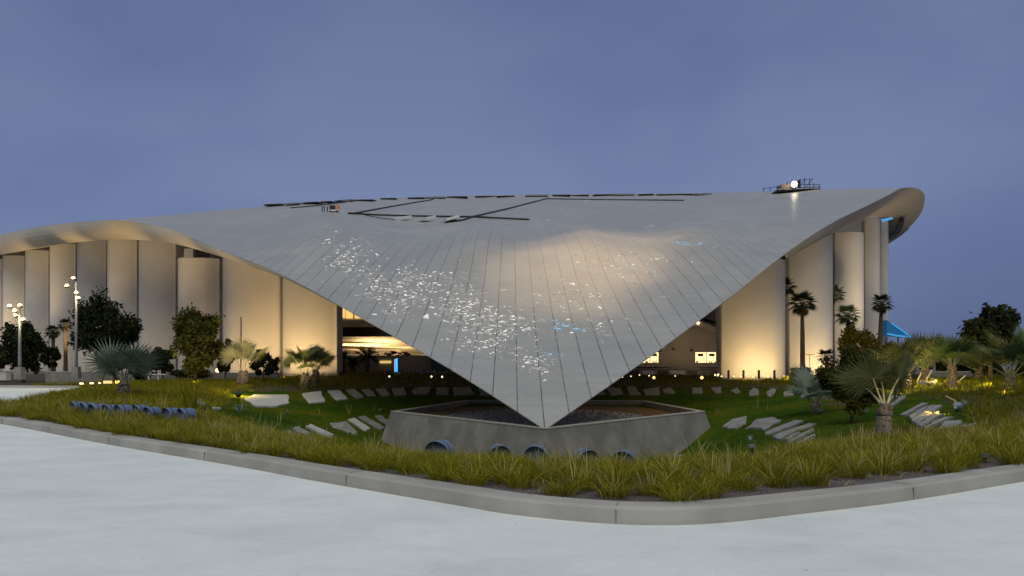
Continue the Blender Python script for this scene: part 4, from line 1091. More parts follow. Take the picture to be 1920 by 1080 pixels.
def tree(name, loc, label, cat, group, h, crown, n, leaf, mat, seed, trunk_r=.12, zbase=None, clumps=22, trunk=True, mat2=None):
    t = thing(name, loc, label, cat, group)
    rx, ry, rz = crown; zc = h - rz
    V, Fs, cs_ = bushmesh(rx, ry, rz, n, leaf, seed, clumps)
    mb = MB(); mb.add([Vector(v) + Vector((0, 0, zc)) for v in V], Fs); mb.build('crown', mat, t, fix=False)
    if trunk:
        r_ = random.Random(seed); tb = MB(); zt = zc - rz * .25
        pts_ = [Vector((0, 0, -.3)), Vector((r_.uniform(-.05, .05), 0, zt * .5)), Vector((r_.uniform(-.1, .1), r_.uniform(-.1, .1), zt)), Vector((r_.uniform(-.15, .15), 0, zc + rz * .3))]
        tb.tube(pts_, [trunk_r * 1.3, trunk_r, trunk_r * .8, trunk_r * .35], 8)
        for c_ in cs_:
            if r_.random() < .75:
                e = Vector(c_) + Vector((0, 0, zc)); s = pts_[2].lerp(pts_[3], r_.random() * .7); s = s.lerp(pts_[1], .15 * r_.random())
                m_ = s.lerp(e, .5) + Vector((0, 0, .12 * rz)); tb.tube([s, m_, e], [trunk_r * .4, trunk_r * .25, trunk_r * .08], 5)
        tb.build('trunk', 'bark', t, smooth=True)
    return t
def tree_px(name, px, pyb, Y, x0, x1, ytop, ybot, label, cat, group, mat, seed, n=5000, leaf=None, clumps=22, tr=.12, trunk=True):
    b_ = at(px, pyb, Y); zt = EYE + (HOR - ytop) / F * Y; zb = EYE + (HOR - ybot) / F * Y
    rx = size(x1 - x0, Y) / 2; rz = (zt - zb) / 2
    b_.x = ((x0 + x1) / 2 - CX) / F * Y; b_.z = gz(b_.x, b_.y)
    return tree(name, b_, label, cat, group, zt - b_.z, (rx, rx * .85, rz), n, leaf or size(4.2, Y), mat, seed, tr, clumps=clumps, trunk=trunk)
GL = 'trees in front of the left columns'
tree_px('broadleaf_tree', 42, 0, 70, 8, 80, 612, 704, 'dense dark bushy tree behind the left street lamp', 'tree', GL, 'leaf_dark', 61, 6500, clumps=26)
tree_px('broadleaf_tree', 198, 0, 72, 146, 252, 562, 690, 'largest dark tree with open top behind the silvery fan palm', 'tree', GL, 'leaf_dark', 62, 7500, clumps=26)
tree_px('broadleaf_tree', 366, 0, 60, 318, 414, 584, 700, 'olive green tree with feathery crown in front of the narrow column gap', 'tree', GL, 'leaf_olive', 63, 7500, clumps=28)
tree_px('broadleaf_tree', -6, 0, 72, -40, 14, 650, 704, 'small tree cut by the left picture border', 'tree', GL, 'leaf_olive', 64, 2500)
GS = 'shrubs below the columns'
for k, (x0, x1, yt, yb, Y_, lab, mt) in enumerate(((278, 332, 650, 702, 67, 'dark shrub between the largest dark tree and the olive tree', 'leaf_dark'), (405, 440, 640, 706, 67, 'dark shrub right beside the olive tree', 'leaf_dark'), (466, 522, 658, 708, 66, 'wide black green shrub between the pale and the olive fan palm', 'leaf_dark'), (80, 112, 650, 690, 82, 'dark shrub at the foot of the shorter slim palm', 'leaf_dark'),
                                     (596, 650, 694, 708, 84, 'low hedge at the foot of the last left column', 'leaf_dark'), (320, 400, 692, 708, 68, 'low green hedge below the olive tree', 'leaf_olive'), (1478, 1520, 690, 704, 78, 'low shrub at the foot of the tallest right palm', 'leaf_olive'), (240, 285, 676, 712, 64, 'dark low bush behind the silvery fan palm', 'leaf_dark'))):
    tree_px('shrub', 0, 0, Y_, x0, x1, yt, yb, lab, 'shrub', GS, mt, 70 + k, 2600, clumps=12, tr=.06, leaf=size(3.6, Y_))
GR = 'trees on the right'
tree_px('broadleaf_tree', 1605, 795, 31.5, 1540, 1655, 650, 772, 'small bushy tree with thin pale trunk beside the burlap wrapped palm', 'tree', GR, 'leaf_olive', 81, 7000, clumps=24, tr=.06)
tree_px('broadleaf_tree', 1602, 0, 60, 1568, 1642, 615, 720, 'yellow lit leafy tree behind the small bushy tree', 'tree', GR, 'leaf_yellow', 82, 6000, clumps=22)
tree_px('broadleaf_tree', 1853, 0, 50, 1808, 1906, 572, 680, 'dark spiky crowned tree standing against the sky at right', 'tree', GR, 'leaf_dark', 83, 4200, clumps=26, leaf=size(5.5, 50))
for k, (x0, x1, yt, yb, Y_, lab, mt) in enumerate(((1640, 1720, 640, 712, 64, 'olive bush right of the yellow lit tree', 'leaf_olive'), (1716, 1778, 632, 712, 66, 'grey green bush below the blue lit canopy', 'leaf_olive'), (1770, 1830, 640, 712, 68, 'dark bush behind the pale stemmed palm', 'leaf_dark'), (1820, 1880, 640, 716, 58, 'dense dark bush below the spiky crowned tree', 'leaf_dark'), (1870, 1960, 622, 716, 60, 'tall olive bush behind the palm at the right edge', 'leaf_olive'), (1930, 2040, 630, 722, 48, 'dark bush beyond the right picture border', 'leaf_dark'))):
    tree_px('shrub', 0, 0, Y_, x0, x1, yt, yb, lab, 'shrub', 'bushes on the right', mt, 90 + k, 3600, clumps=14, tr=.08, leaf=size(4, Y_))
for k, (x0, x1, Y_, lab) in enumerate(((722, 752, 95.6, 'small clump of planting on top of the low lobby wall'), (755, 775, 95.6, 'smaller clump of planting at the end of the lobby wall'))):
    b_ = P((x0 + x1) / 2, 669, Y_); tree('shrub', b_, lab, 'shrub', 'clumps on the lobby wall', .7, (size(x1 - x0, Y_) / 2, .5, .4), 500, .12, 'leaf_olive', 110 + k, trunk_r=.03, clumps=7)
# succulents
def succ(loc, label, s, seed, n=12):
    r_ = random.Random(seed); t = thing('agave', loc, label, 'succulent', 'pale succulents on the lawn')
    for k in range(n):
        a = k * 2.4; e = R(r_.uniform(15, 75)); L = s * r_.uniform(.7, 1.1); d = Vector((math.cos(a) * math.cos(e), math.sin(a) * math.cos(e), math.sin(e))); w_ = Vector((-math.sin(a), math.cos(a), 0)) * L * .12
        m_ = d * L * .5; MB().add([Vector((0, 0, 0)), m_ + w_, d * L, m_ - w_, m_ + Vector((0, 0, -.05 * L))], [(0, 1, 4), (1, 2, 4), (2, 3, 4), (3, 0, 4)]).build('leaf', 'leaf_succulent', t, fix=False)
for (x, y, s, l) in ((449, 772, .55, 'largest pale leafy succulent below the dark ball uplight'), (539, 776, .3, 'small pale succulent on the open left lawn'), (712, 772, .34, 'pale star shaped succulent left of the planter'), (1532, 776, .4, 'pale succulent left of the thin pale tree trunk'), (1622, 775, .4, 'pale succulent left of the burlap wrapped palm'), (1407, 829, .35, 'pale succulent in tall grass right of the planter corner'), (1812, 762, .4, 'pale succulent right of the blue grey flood'), (598, 782, .22, 'tiny pale succulent above the slanted strips left of planter')):
    succ(hit(x, y), l, s, int(x))

# ------------------------------------------------------------------ hooded floodlights
def floodlight(loc, label, group, r, rz, L=.55, pitch=0):
    t = thing('floodlight', loc, label, 'floodlight', group, rz); M = Euler((R(-90 + pitch), 0, 0)).to_matrix()   # barrel axis along local -y
    MT = Matrix(((1, 0, 0), (0, 0, 1), (0, -1, 0))).transposed()
    def cyl(prof, n=24, arc=None): 
        mb = MB(); mb.lathe([(a, b_) for a, b_ in prof], n, (0, 0, 0), Matrix(((1, 0, 0), (0, 0, -1), (0, 1, 0)))); return mb
    b_ = cyl([(r * .55, -L * .62), (r * .9, -L * .5), (r, -L * .25), (r, L * .3), (r * .96, L * .3), (r * .94, -L * .1)]).build('housing', 'flood_blue', t); smooth_by_angle(b_, 40)
    bn = cyl([(r * .98, L * .16), (r * 1.045, L * .17), (r * 1.045, L * .235), (r * .98, L * .245)]).build('band', 'flood_band', t); smooth_by_angle(bn, 40)
    fr_ = cyl([(r * .97, L * .29), (r * 1.06, L * .295), (r * 1.06, L * .345), (r * .93, L * .35), (r * .92, L * .28)]).build('front_ring', 'flood_blue', t); smooth_by_angle(fr_, 40)
    ln_ = cyl([(r * .93, -L * .10), (r * .9, -L * .06), (r * .5, -L * .03), (.01, -L * .02)]).build('lens', 'lens', t, smooth=True)
    # visor: half tube over the lens
    v = MB(); n = 16; A_, B_ = [], []
    for k in range(n + 1):
        a = R(10) + R(160) * k / n; A_.append(Vector((math.cos(a) * r * 1.02, -L * .33, math.sin(a) * r * 1.02))); B_.append(Vector((math.cos(a) * r * 1.02, -L * (.42 + .22 * math.sin(a)), math.sin(a) * r * 1.02)))
    v.strip(A_, B_); v.strip([p * .97 for p in A_], [p * .985 for p in B_]); v.strip(B_, [p * .985 for p in B_])
    v.build('visor', 'flood_blue', t, smooth=True)
    y_ = MB(); y_.tube([(-r * 1.1, 0, 0), (-r * 1.1, 0, -r * .8), (-r * .6, 0, -r * 1.25), (r * .6, 0, -r * 1.25), (r * 1.1, 0, -r * .8), (r * 1.1, 0, 0)], .025, 6); y_.tube([(0, 0, -r * 1.25), (0, 0, -r * 1.25 - .9)], .05, 8)
    y_.build('bracket', 'dark_metal', t)
    return t
GFL = 'blue grey floodlights in front of the planter'
fp = [(825, 849, 46), (935, 855, 46), (1006, 857, 46), (1096, 863, 46), (1170, 866, 44), (1268, 872, 42)]
f0 = None
ords = ['leftmost', 'second from left', 'third from left', 'fourth from left', 'fifth from left', 'rightmost']
for k, (x, y, wpx) in enumerate(fp):
    Y_ = 15.6; loc = P(x, y - 1, Y_); lab = f'{ords[k]} of the six blue grey hooded floodlights before the planter'; rz = (x - 1000) / 900.0 * .5 + R((-6, 10, -8, 12, -20, 8)[k])
    if f0 is None: f0 = floodlight(loc, lab, GFL, size(wpx, Y_) / 2, rz)
    else: copy_tree(f0, loc, rz, lab, None, (1, .9, .95, .88, .92, .86)[k])
GFR = 'blue grey floodlights in the left grass'
lp = [(146, 763, 24.6), (166, 765, 24.2), (184, 768, 23.8), (208, 769, 23.6), (232, 770, 23.4), (263, 770, 24.2), (286, 774, 23.4), (321, 776, 23.2), (350, 777, 23.0)]
for k, (x, y, Y_) in enumerate(lp):
    lab = f'{ORD[k]} from left in the long row of blue grey floodlights in left grass'
    c = copy_tree(f0, P(x, y, Y_), R(-32 + random.uniform(-9, 9)), lab, GFR, (.92, .9, 1, .94, .98, 1, .96, 1, 1)[k] * .74)
copy_tree(f0, P(385, 768, 31), R(40), 'single blue grey floodlight beside the pale pointed slab', GFR, .85)

# ball uplights
def uplight(loc, label, r, mat, tgt, e, spot=80):
    t = thing('uplight', loc, label, 'uplight', 'garden uplights')
    o = MB().lathe([(r * .3, -r * .9), (r * .8, -r * .6), (r, 0), (r * .85, r * .55), (r * .6, r * .8), (r * .55, r * .8), (r * .5, r * .6)], 18).build('housing', mat, t); smooth_by_angle(o, 50)
    MB().lathe([(r * .45, r * .62), (r * .4, r * .66), (.01, r * .68)], 14).build('lens', 'amber_lamp', t)
    s = MB().tube([(0, 0, -r * .8), (0, 0, -r - .4)], .04, 6).build('stake', 'dark_metal', t)
    return t
p = at(447, 733, 48); uplight(p + Vector((0, 0, .22)), 'dark ball shaped uplight glowing on the grass at left', .19, 'dark_metal', None, 0)
lamp('garden_light', 'POINT', p + Vector((-.2, 1.2, .55)), 190, (1, .72, .12), size=.1)
lamp('garden_light', 'SPOT', at(455, 730, 52) + Vector((.2, -.8, .5)), 900, (1, .78, .46), at(457, 728, 56) + Vector((0, 0, 3.4)), spot=R(80))
lamp('garden_light', 'SPOT', at(556, 735, 53) + Vector((-.8, -.6, .4)), 700, (1, .82, .40), at(568, 728, 56) + Vector((0, 0, 3.2)), spot=R(80))
p = hit(1795, 772); uplight(p + Vector((0, 0, .22)), 'blue grey ball uplight washing the stone strips with yellow light', .21, 'flood_blue', None, 0)
lamp('garden_light', 'SPOT', p + Vector((-.45, -.15, .35)), 200, (1, .72, .10), p + Vector((-2.0, -.6, -.3)), spot=R(95))
p = at(1741, 716, 50.5); uplight(p + Vector((.3, .4, .1)), 'small uplight half hidden behind the glowing rock', .15, 'dark_metal', None, 0)
lamp('garden_light', 'POINT', p + Vector((.1, -.9, .5)), 230, (1, .72, .16), size=.12)
lamp('garden_light', 'SPOT', at(1600, 735, 46) + Vector((0, 0, .4)), 2600, (1, .74, .16), at(1602, 0, 60) + Vector((0, 0, 3.5)), spot=R(80))
lamp('garden_light', 'SPOT', at(1660, 826, 21.5) + Vector((.15, -1.1, .15)), 110, (1, .80, .42), at(1657, 826, 21.5) + Vector((0, 0, 1.5)), spot=R(80))
lamp('garden_light', 'SPOT', at(1560, 775, 34) + Vector((.3, -1.2, .3)), 420, (1, .74, .2), at(1600, 795, 32) + Vector((0, 0, 2.2)), spot=R(90))
lamp('garden_light', 'SPOT', at(1880, 745, 35) + Vector((0, 0, .3)), 200, (1, .76, .25), at(1893, 740, 38) + Vector((0, 0, 2.2)), spot=R(100))
lamp('garden_light', 'SPOT', at(1840, 735, 44) + Vector((0, -.5, .3)), 500, (1, .78, .3), at(1845, 0, 52) + Vector((0, 0, 2.6)), spot=R(110))
lamp('garden_light', 'SPOT', at(1725, 745, 46) + Vector((0, -.5, .3)), 420, (1, .78, .3), at(1725, 0, 54) + Vector((0, 0, 2.6)), spot=R(110))
lamp('garden_light', 'SPOT', at(366, 720, 56) + Vector((0, 0, .3)), 500, (1, .8, .35), at(366, 0, 60) + Vector((0, 0, 3.2)), spot=R(90))
lamp('garden_light', 'SPOT', at(1690, 740, 42) + Vector((0, 0, .4)), 500, (1, .74, .20), at(1690, 718, 48) + Vector((0, 0, 2.5)), spot=R(110))
lamp('garden_light', 'SPOT', at(1775, 735, 40) + Vector((.6, 0, .4)), 420, (1, .76, .3), at(1800, 728, 45) + Vector((0, 0, 2.2)), spot=R(110))
# short lit stakes by the glowing rock
for k, (x, y, x2, y2, l) in enumerate(((1720, 714, 1727, 699, 'short leaning lit stake left of the glowing rock'), (1738, 710, 1747, 694, 'taller leaning lit stake at the glowing rock'), (1797, 716, 1810, 704, 'thin leaning stake beside the pale stemmed palm'), (1791, 752, 1774, 743, 'thin pale rod leaning over the blue grey ball uplight'))):
    a = P(x, y, 49 if y < 740 else 29.6); b_ = P(x2, y2, 49.4 if y < 740 else 29.4)
    t = MB().tube([Vector((0, 0, -.3)), Vector((0, 0, 0)), b_ - a], [.05, .045, .035], 6).build('stake', 'petiole'); t.location = a; tag(t, l, 'stake', 'lit stakes')
# kerb path lights
for x, y, l in ((467, 841, 'small dark path light standing at the kerb, middle left'), (173, 800, 'small dark path light at the kerb near the far left grass'), (1846, 868, 'small dark path light in the mulch near the right kerb'), (1409, 858, 'slim grey post light in the grass right of planter')):
    Yd = EYE * F / (y + 4 - HOR) * .93; p = Vector(((x - CX) / F * Yd, Yd, gz((x - CX) / F * Yd, Yd)))
    t = thing('path_light', p, l, 'path light', 'small path lights')
    hh = .09 if x != 1409 else .3
    MB().lathe([(.035, -.1), (.035, hh), (.03, hh)], 10).build('post', 'dark_metal', t); MB().box((0, 0, hh + .03), (.10, .10, .05)).build('cap', 'grey_metal', t)

# ------------------------------------------------------------------ street lamps
def street_lamp(px, pyb, Y, ytop, bulbs, label, rx):
    b_ = Vector(((px - CX) / F * Y, Y, EYE + (HOR - pyb) / F * Y)); t = thing('street_lamp', b_, label, 'street lamp', 'street lamps on the left')
    h = (pyb - ytop) / F * Y
    MB().tube([(0, 0, .0), (0, 0, h)], [.13, .09], 12).build('pole', 'pole_metal', t, smooth=True)
    MB().box((0, 0, .35), (.62, .62, 1.0), 0, 0, 0, .82).build('base', 'concrete', t)
    for bx, by in bulbs:
        q = Vector(((bx - px) / F * Y, random.uniform(-.3, .3), (pyb - by) / F * Y)); s = Vector((0, 0, min(h, q.z - .1) - .15))
        MB().tube([s, s.lerp(q, .6) + Vector((0, 0, -.08)), q + Vector((0, 0, -.12))], .035, 6).build('arm', 'dark_metal', t)
        hd = MB().lathe([(.05, -.22), (.17, -.14), (.18, -.05), (.12, -.04)], 12, q + Vector((0, .02, 0))).build('lamp_head', 'dark_metal', t, smooth=True)
        MB().lathe([(.02, -.16), (.13, -.10), (.17, 0), (.13, .10), (.02, .16)], 12, q).build('bulb', 'bulb', t, smooth=True)
        lamp('street_light', 'POINT', b_ + q + Vector((0, -.35, .0)), 45, (1, .75, .4), size=.15)
    return t
street_lamp(37, 708, 60, 588, [(20, 574), (41, 573), (31, 583), (28, 591), (44.5, 599)], 'nearer left street lamp with five glowing bulbs and square concrete base', 0)
street_lamp(143, 706, 64, 528, [(140, 522), (127, 536), (145, 549), (148, 559)], 'taller street lamp with four glowing bulbs right of the slim palm pair', 0)

# ------------------------------------------------------------------ small furniture on the left plaza
def pbox(name, x0, x1, y0, y1, Y, depth, mat, label=None, cat=None, group=None, parent=None):
    a, c_ = P(x0, y1, Y), P(x1, y0, Y); cc = Vector(((a.x + c_.x) / 2, Y + depth / 2, a.z))
    mb = MB(); mb.box((0, 0, (c_.z - a.z) / 2), (c_.x - a.x, depth, c_.z - a.z)); o = mb.build(name, mat, parent); o.location = cc
    bm = bmesh.new(); bm.from_mesh(o.data); bmesh.ops.bevel(bm, geom=bm.edges[:], offset=min(.03, (c_.z - a.z) * .15), segments=1, affect='EDGES'); bm.to_mesh(o.data); bm.free()
    if label: tag(o, label, cat, group)
    return o
def walled(x0, x1, y0, y1, Y, label, mat='concrete', depth=.5):
    a = P(x0, y1, Y); t = thing('garden_wall', Vector(((P(x0, 0, Y).x + P(x1, 0, Y).x) / 2, Y, a.z)), label, 'wall', 'low plaza walls')
    wd = P(x1, 0, Y).x - P(x0, 0, Y).x; h = (y1 - y0) / F * Y
    MB().box((0, depth / 2, h / 2 - .2), (wd, depth, h + .4)).build('wall', mat, t); MB().box((0, depth / 2, h + .035), (wd + .06, depth + .08, .07)).build('coping', 'kerb', t); return t
walled(85, 212, 698, 714, 67, 'long low dark concrete wall behind the taller street lamp')
walled(212, 330, 700, 712, 70, 'low plaza wall behind the silvery fan palm')
walled(400, 520, 700, 708, 76, 'low plaza wall behind the pale uplit palm')
walled(1640, 1930, 698, 706, 62, 'long low grey wall behind the right palms')
walled(760, 900, 698, 706, 84, 'low wall edge below the lit lobby')
bx = thing('concrete_block', P(2, 712, 60), 'pale concrete block at the left border beside the street lamp base', 'block'); MB().box((0, .3, .26), (.8, .6, .62)).build('body', 'kerb', bx); MB().box((0, .3, .59), (.86, .66, .05)).build('cap', 'rim', bx)
fk = MB(); fkc = [(p.x, p.y) for p in catmull([Vector((-75, 66.2, 0)), Vector((-52, 64.6, 0)), Vector((-40.5, 61.6, 0)), Vector((-38, 61.2, 0))], 6)]
# bench
bt_ = thing('bench', P(290, 711, 62), 'white framed bench on the plaza right of the silvery fan palm', 'bench')
w_ = size(18, 62)
MB().box((0, 0, .40), (w_ + 1.2, .5, .07)).build('seat', 'white_paint', bt_)
for s in (-1, 1): MB().box((s * w_ * .5, 0, .35), (.07, .45, .80)).build('side_frame', 'white_paint', bt_)
MB().box((0, .22, .68), (w_, .06, .06)).build('top_rail', 'white_paint', bt_)
MB().box((0, .24, .52), (w_, .03, .25)).build('back_panel', 'dark_metal', bt_)
# picket fence lit from behind, and step lights
fc_ = thing('picket_fence', P(183, 694, 78), 'short lit picket fence behind the low wall at left', 'fence')
for k in range(11):
    x = (k - 5) * .24; MB().box((x, 0, .30), (.10, .05, .75 - .04 * (k % 3)), 0, 0, .08).build('picket', 'kerb', fc_)
MB().box((0, .06, .15), (2.7, .04, .07)).build('rail', 'tan_wall', fc_)
lamp('fence_light', 'POINT', P(183, 690, 77.3), 30, WARM, size=.1)
def step_light(x, y, Y, wpx, hpx, mat, label):
    t = thing('step_light', P(x, y, Y), label, 'step light', 'low warm step lights'); w_ = size(wpx, Y); h = size(hpx, Y)
    MB().box((0, 0, 0), (w_, .12, h)).build('lens', mat, t); MB().box((0, .05, h * .62), (w_ + .1, .2, .05)).build('hood', 'dark_metal', t); MB().box((0, .12, -h * .5 - .15), (w_ * .8, .1, .5)).build('body', 'dark_metal', t)
for x, y, Y_, wp, hp, mt, l in ((202, 716.5, 55, 15, 5, 'orange_lamp', 'wide orange step light left of the silvery fan palm stem'), (222, 716, 55, 10, 5, 'amber_lamp', 'amber step light just left of the silvery fan palm stem'), (153, 719, 54, 6, 3, 'small_lamp', 'small white step light at the far end of the left grass'), (172, 718.5, 54, 6, 3, 'small_lamp', 'small white step light between the end one and the orange one'), (187, 718, 54, 3, 3, 'small_lamp', 'smallest step light next to the wide orange one'), (407, 694, 78, 4, 5, 'small_lamp', 'bright lamp low in the dark shrubs right of the olive tree')):
    step_light(x, y, Y_, wp, hp, mt, l)
# blue neon pillar, bollards, ground lights
np_ = thing('light_pillar', P(743, 701, 78), 'blue neon pillar glowing on the plaza in front of the low wall', 'light pillar')
h = size(29, 78)
MB().box((.0, .15, h / 2), (.40, .3, h)).build('body', 'dark_metal', np_); MB().box((-.13, -.02, h * .49), (.12, .06, h * .94)).build('tube', 'blue_neon', np_); MB().box((.06, -.02, h * .52), (.14, .06, h * .96)).build('tube', 'blue_neon', np_); MB().box((-.03, -.01, h * .48), (.06, .05, h * .9)).build('strip', 'blue_core', np_); MB().box((.1, -.1, .1), (.7, .6, .25)).build('base', 'grey_metal', np_)
def bollard(x, y, Y, hp, label, group, mat='pole_metal'):
    t = thing('bollard', P(x, y, Y), label, 'bollard', group); h = size(hp, Y)
    MB().lathe([(.12, -.2), (.12, h * .92), (.10, h), (.03, h + .02)], 10).build('post', mat, t, smooth=True); MB().lathe([(.13, h * .72), (.13, h * .8)], 10).build('band', 'dark_metal', t)
for k, x in enumerate((723, 768, 792, 815, 837)): bollard(x, 703, 80, 9, f'{ORD[k]} grey bollard from left along the plaza before the low wall', 'bollards on the left plaza')
for k, x in enumerate((1366, 1394, 1423, 1452)): bollard(x, 706, 74, 12, f'{ORD[k]} dark bollard from left in front of the first right column', 'bollards before the right column', 'dark_metal')
# railing in front of the right opening
rl = thing('railing', P(1270, 704, 84), 'low glass panelled railing below the two lit windows', 'railing')
x0_, x1_ = -size(95, 84), size(95, 84); h = size(11, 84)
MB().tube([(x0_, 0, h), (x1_, 0, h)], .05, 6).build('top_rail', 'pole_metal', rl)
for k in range(8):
    x = x0_ + (x1_ - x0_) * k / 7; MB().box((x, 0, h / 2), (.12, .1, h)).build('post', 'pole_metal', rl)
    if k < 7: MB().box((x + (x1_ - x0_) / 14, .02, h * .5), ((x1_ - x0_) / 7 - .3, .03, h * .7)).build('panel', 'grey_metal' if k % 2 else 'dark_metal', rl)
GGL = 'small ground lights along the right lawn edge'
gl = [(1163, 705, 3), (1167, 708, 3), (1183, 706.5, 3), (1199, 704, 3), (1217, 705.5, 3), (1226, 709, 7), (1266, 706, 3), (1316, 709, 8), (1341, 704, 5), (1346, 705, 4), (1347, 703, 4), (1353, 706.5, 4), (1376, 707, 3), (1390, 707, 3), (1412, 708, 4), (1440, 707, 4), (1470, 706, 3)]
for k, (x, y, s) in enumerate(gl):
    Y_ = 72; t = thing('ground_light', P(x, y - 1, Y_), (f'large amber ground light {"left of" if x < 1300 else "nearest"} the first right column foot' if s > 6 else f'small white ground light, {ORD[k] if k < 13 else ("fourth from right", "third from right", "second from right", "rightmost")[k - 13]} along the right lawn edge'), 'ground light', GGL)
    r = size(s, Y_) / 2 * .72
    MB().lathe([(r * .3, -r), (r, -r * .3), (r, r * .3), (r * .3, r)], 10).build('lens', 'amber_lamp' if s > 6 else 'small_lamp', t, smooth=True); MB().lathe([(r * .5, -r - .5), (r * .5, -r)], 8).build('stem', 'dark_metal', t)
for k, (x, y) in enumerate(((730, 706), (809, 706), (829, 706.5))):
    t = thing('ground_light', P(x, y, 74), f'{ORD[k]} tiny ground light from left before the blue neon pillar plaza', 'ground light', 'ground lights on the left plaza'); MB().lathe([(.03, -.1), (.1, 0), (.03, .1)], 8).build('lens', 'small_lamp', t); MB().lathe([(.03, -.5), (.03, -.09)], 6).build('stem', 'dark_metal', t)
# thin mast, lamp post at right
mt_ = thing('mast', at(452, 0, 66), 'thin brown mast rising behind the pale uplit fan palm', 'mast'); h = EYE + (HOR - 594) / F * 66 - mt_.location.z
MB().tube([(0, 0, -.2), (0, 0, h)], [.09, .05], 8).build('pole', 'bark', mt_); MB().lathe([(.16, -.2), (.16, .3), (.1, .32)], 10).build('base', 'dark_metal', mt_)
lpst = thing('light_post', P(1518, 702, 70), 'thin light post with short arm before the second right column', 'light post'); MB().tube([(0, 0, -.2), (0, 0, size(37, 70))], .025, 6).build('pole', 'grey_metal', lpst); MB().tube([(-.35, 0, size(37, 70)), (.45, 0, size(37, 70))], .03, 6).build('arm', 'dark_metal', lpst)
# blue lit canopy and kiosk at right
bc = thing('lit_canopy', P(1683, 632, 120), 'blue lit triangular canopy rising behind the right palms', 'canopy')
def rel(px, py, dy=0): return P(px, py, 120) - P(1683, 632, 120) + Vector((0, dy, 0))
MB().prism([rel(1663, 600), rel(1707, 632), rel(1663, 627)], [rel(1663, 600, 3), rel(1707, 632, 3), rel(1663, 627, 3)]).build('sail', 'blue_canopy', bc)
MB().tube([rel(1663, 626, -.1), rel(1682, 630, -.1), rel(1707, 632, -.1)], .14, 6).build('lower_edge', 'blue_edge', bc); MB().tube([rel(1670, 605.5, -.1), rel(1707, 631.5, -.1)], .11, 6).build('upper_edge', 'blue_edge', bc)
for x in (1667, 1690): MB().tube([rel(x, 632, 1), rel(x, 706, 1)], .15, 8).build('post', 'grey_metal', bc)
kk = thing('kiosk', P(1737, 702, 60), 'small grey kiosk with two dark openings between the right palms', 'kiosk'); w_, h = size(36, 60), size(24, 60)
MB().box((0, .8, h / 2), (w_, 1.5, h)).build('body', 'grey_metal', kk); MB().box((0, .7, h + .04), (w_ + .2, 1.9, .08)).build('roof', 'concrete', kk)
for s in (-1, 1): MB().box((s * w_ * .22, .04, h * .55), (w_ * .26, .06, h * .3)).build('opening', 'dark_glass', kk)

# ------------------------------------------------------------------ work platform on the roof
ry = 138
sc = thing('scaffold', P(1490, 357, ry), 'scaffold platform with lattice rails on top of the roof at right', 'scaffold')
def srel(px, py, dy=0): return P(px, py, ry) - P(1490, 357, ry) + Vector((0, dy, 0))
MB().prism([srel(1455, 356, -1), srel(1535, 354, -1), srel(1535, 354, 3), srel(1455, 356, 3)], [srel(1455, 358, -1), srel(1535, 356, -1), srel(1535, 356, 3), srel(1455, 358, 3)]).build('deck', 'grey_metal', sc)
for k, x in enumerate((1432, 1444, 1458, 1466, 1476, 1500, 1509, 1518, 1526, 1537)):
    tp_ = (352, 351, 348, 345, 341, 335, 334, 335, 343, 346)[k]; MB().tube([srel(x, 359), srel(x, tp_)], .07, 5).build('post', 'dark_metal', sc)
for a, b_ in (((1430, 354), (1458, 350)), ((1456, 352), (1480, 345)), ((1496, 338), (1526, 335)), ((1498, 346), (1536, 346)), ((1500, 352), (1537, 350)), ((1498, 352), (1510, 336)), ((1510, 352), (1524, 336)), ((1456, 354), (1470, 346))):
    MB().tube([srel(*a), srel(*b_)], .055, 5).build('rail', 'dark_metal', sc)
MB().box(srel(1474, 352), (size(26, ry), 2.2, size(8, ry))).build('screen_panel', 'tan_wall', sc)
MB().box(srel(1500, 347, .4), (size(4, ry), .5, size(18, ry))).build('mast_box', 'dark_metal', sc)
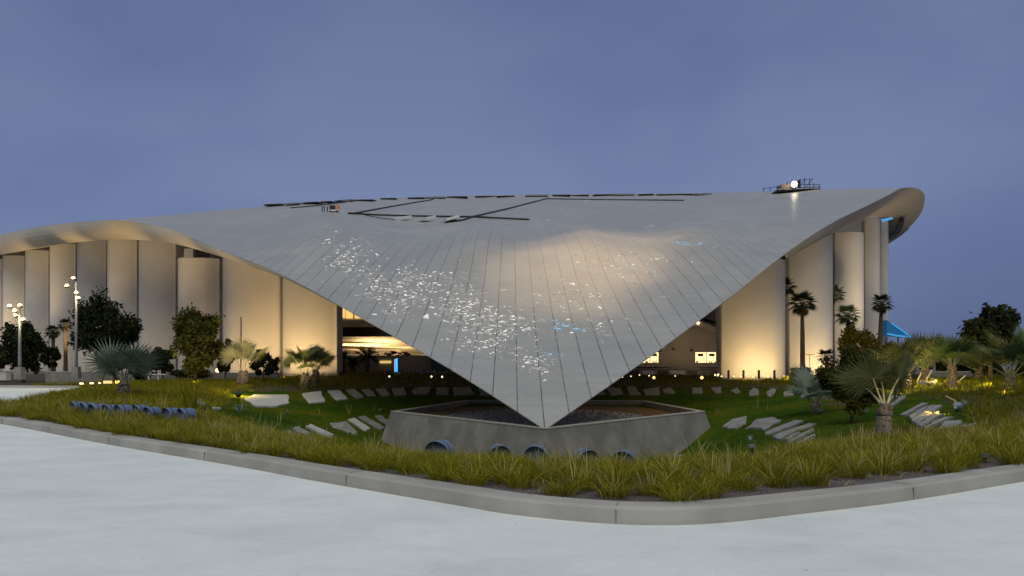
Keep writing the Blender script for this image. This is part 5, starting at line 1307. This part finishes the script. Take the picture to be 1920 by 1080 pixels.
wlp = thing('work_light', P(1489, 346, ry - 1.6), 'bright white work light glowing on the roof scaffold', 'work light')
MB().lathe([(.1, -.5), (.5, -.25), (.55, .2), (.3, .55)], 14).build('lamp', 'flood_lamp', wlp, smooth=True); MB().box((0, .5, 0), (1.0, .3, 1.0)).build('housing', 'dark_metal', wlp); MB().tube([(0, .5, -.4), (0, .6, -1.6)], .08, 6).build('stand', 'dark_metal', wlp)
lamp('work_beam', 'POINT', P(1489, 344, ry - 3) + Vector((0, 0, .6)), 110, (1, .8, .5), size=.3)
# small equipment on the roof at left
for k, (x, mt, s) in enumerate(((604, 'dark_metal', .7), (608, 'grey_metal', .6), (613, 'dark_metal', .6), (619, 'dark_metal', .9), (623, 'grey_metal', .9), (628, 'dark_metal', 1.0))):
    pass
eq = thing('equipment_cart', on_roof(626, 398, .1), 'small orange and white equipment cart standing on the roof at left', 'cart'); eq.scale = (.6,) * 3
MB().box((0, 0, .15), (2.0, 1, .3)).build('bed', 'white_paint', eq); MB().box((.75, 0, .8), (.6, .8, 1.0)).build('cabin', 'orange_paint', eq); MB().box((-.3, 0, .8), (1.1, .8, .9)).build('load', 'dark_metal', eq)
for sx in (-.7, .7):
    for sy in (-.45, .45): MB().lathe([(.18, -.06), (.18, .06)], 10, (sx, sy, 0), Matrix(((1, 0, 0), (0, 0, -1), (0, 1, 0)))).build('wheel', 'dark_metal', eq)
for k, x in enumerate((604, 608, 614)):
    t = thing('roof_post', on_roof(x, 397, 0), ('leftmost', 'middle', 'right hand')[k] + ' small dark post beside the orange equipment cart on the roof', 'post', 'posts on the roof'); MB().tube([(0, 0, -.2), (0, 0, .6)], .06, 6).build('pole', 'dark_metal', t); MB().box((0, 0, .66), (.2, .2, .15)).build('cap', 'grey_metal', t)
scene.view_settings.view_transform = 'Standard'; scene.view_settings.look = 'None'; scene.view_settings.exposure = 0; scene.view_settings.gamma = 1
scene.cycles.use_denoising = True
scene.cycles.max_bounces = 6; scene.cycles.transparent_max_bounces = 4
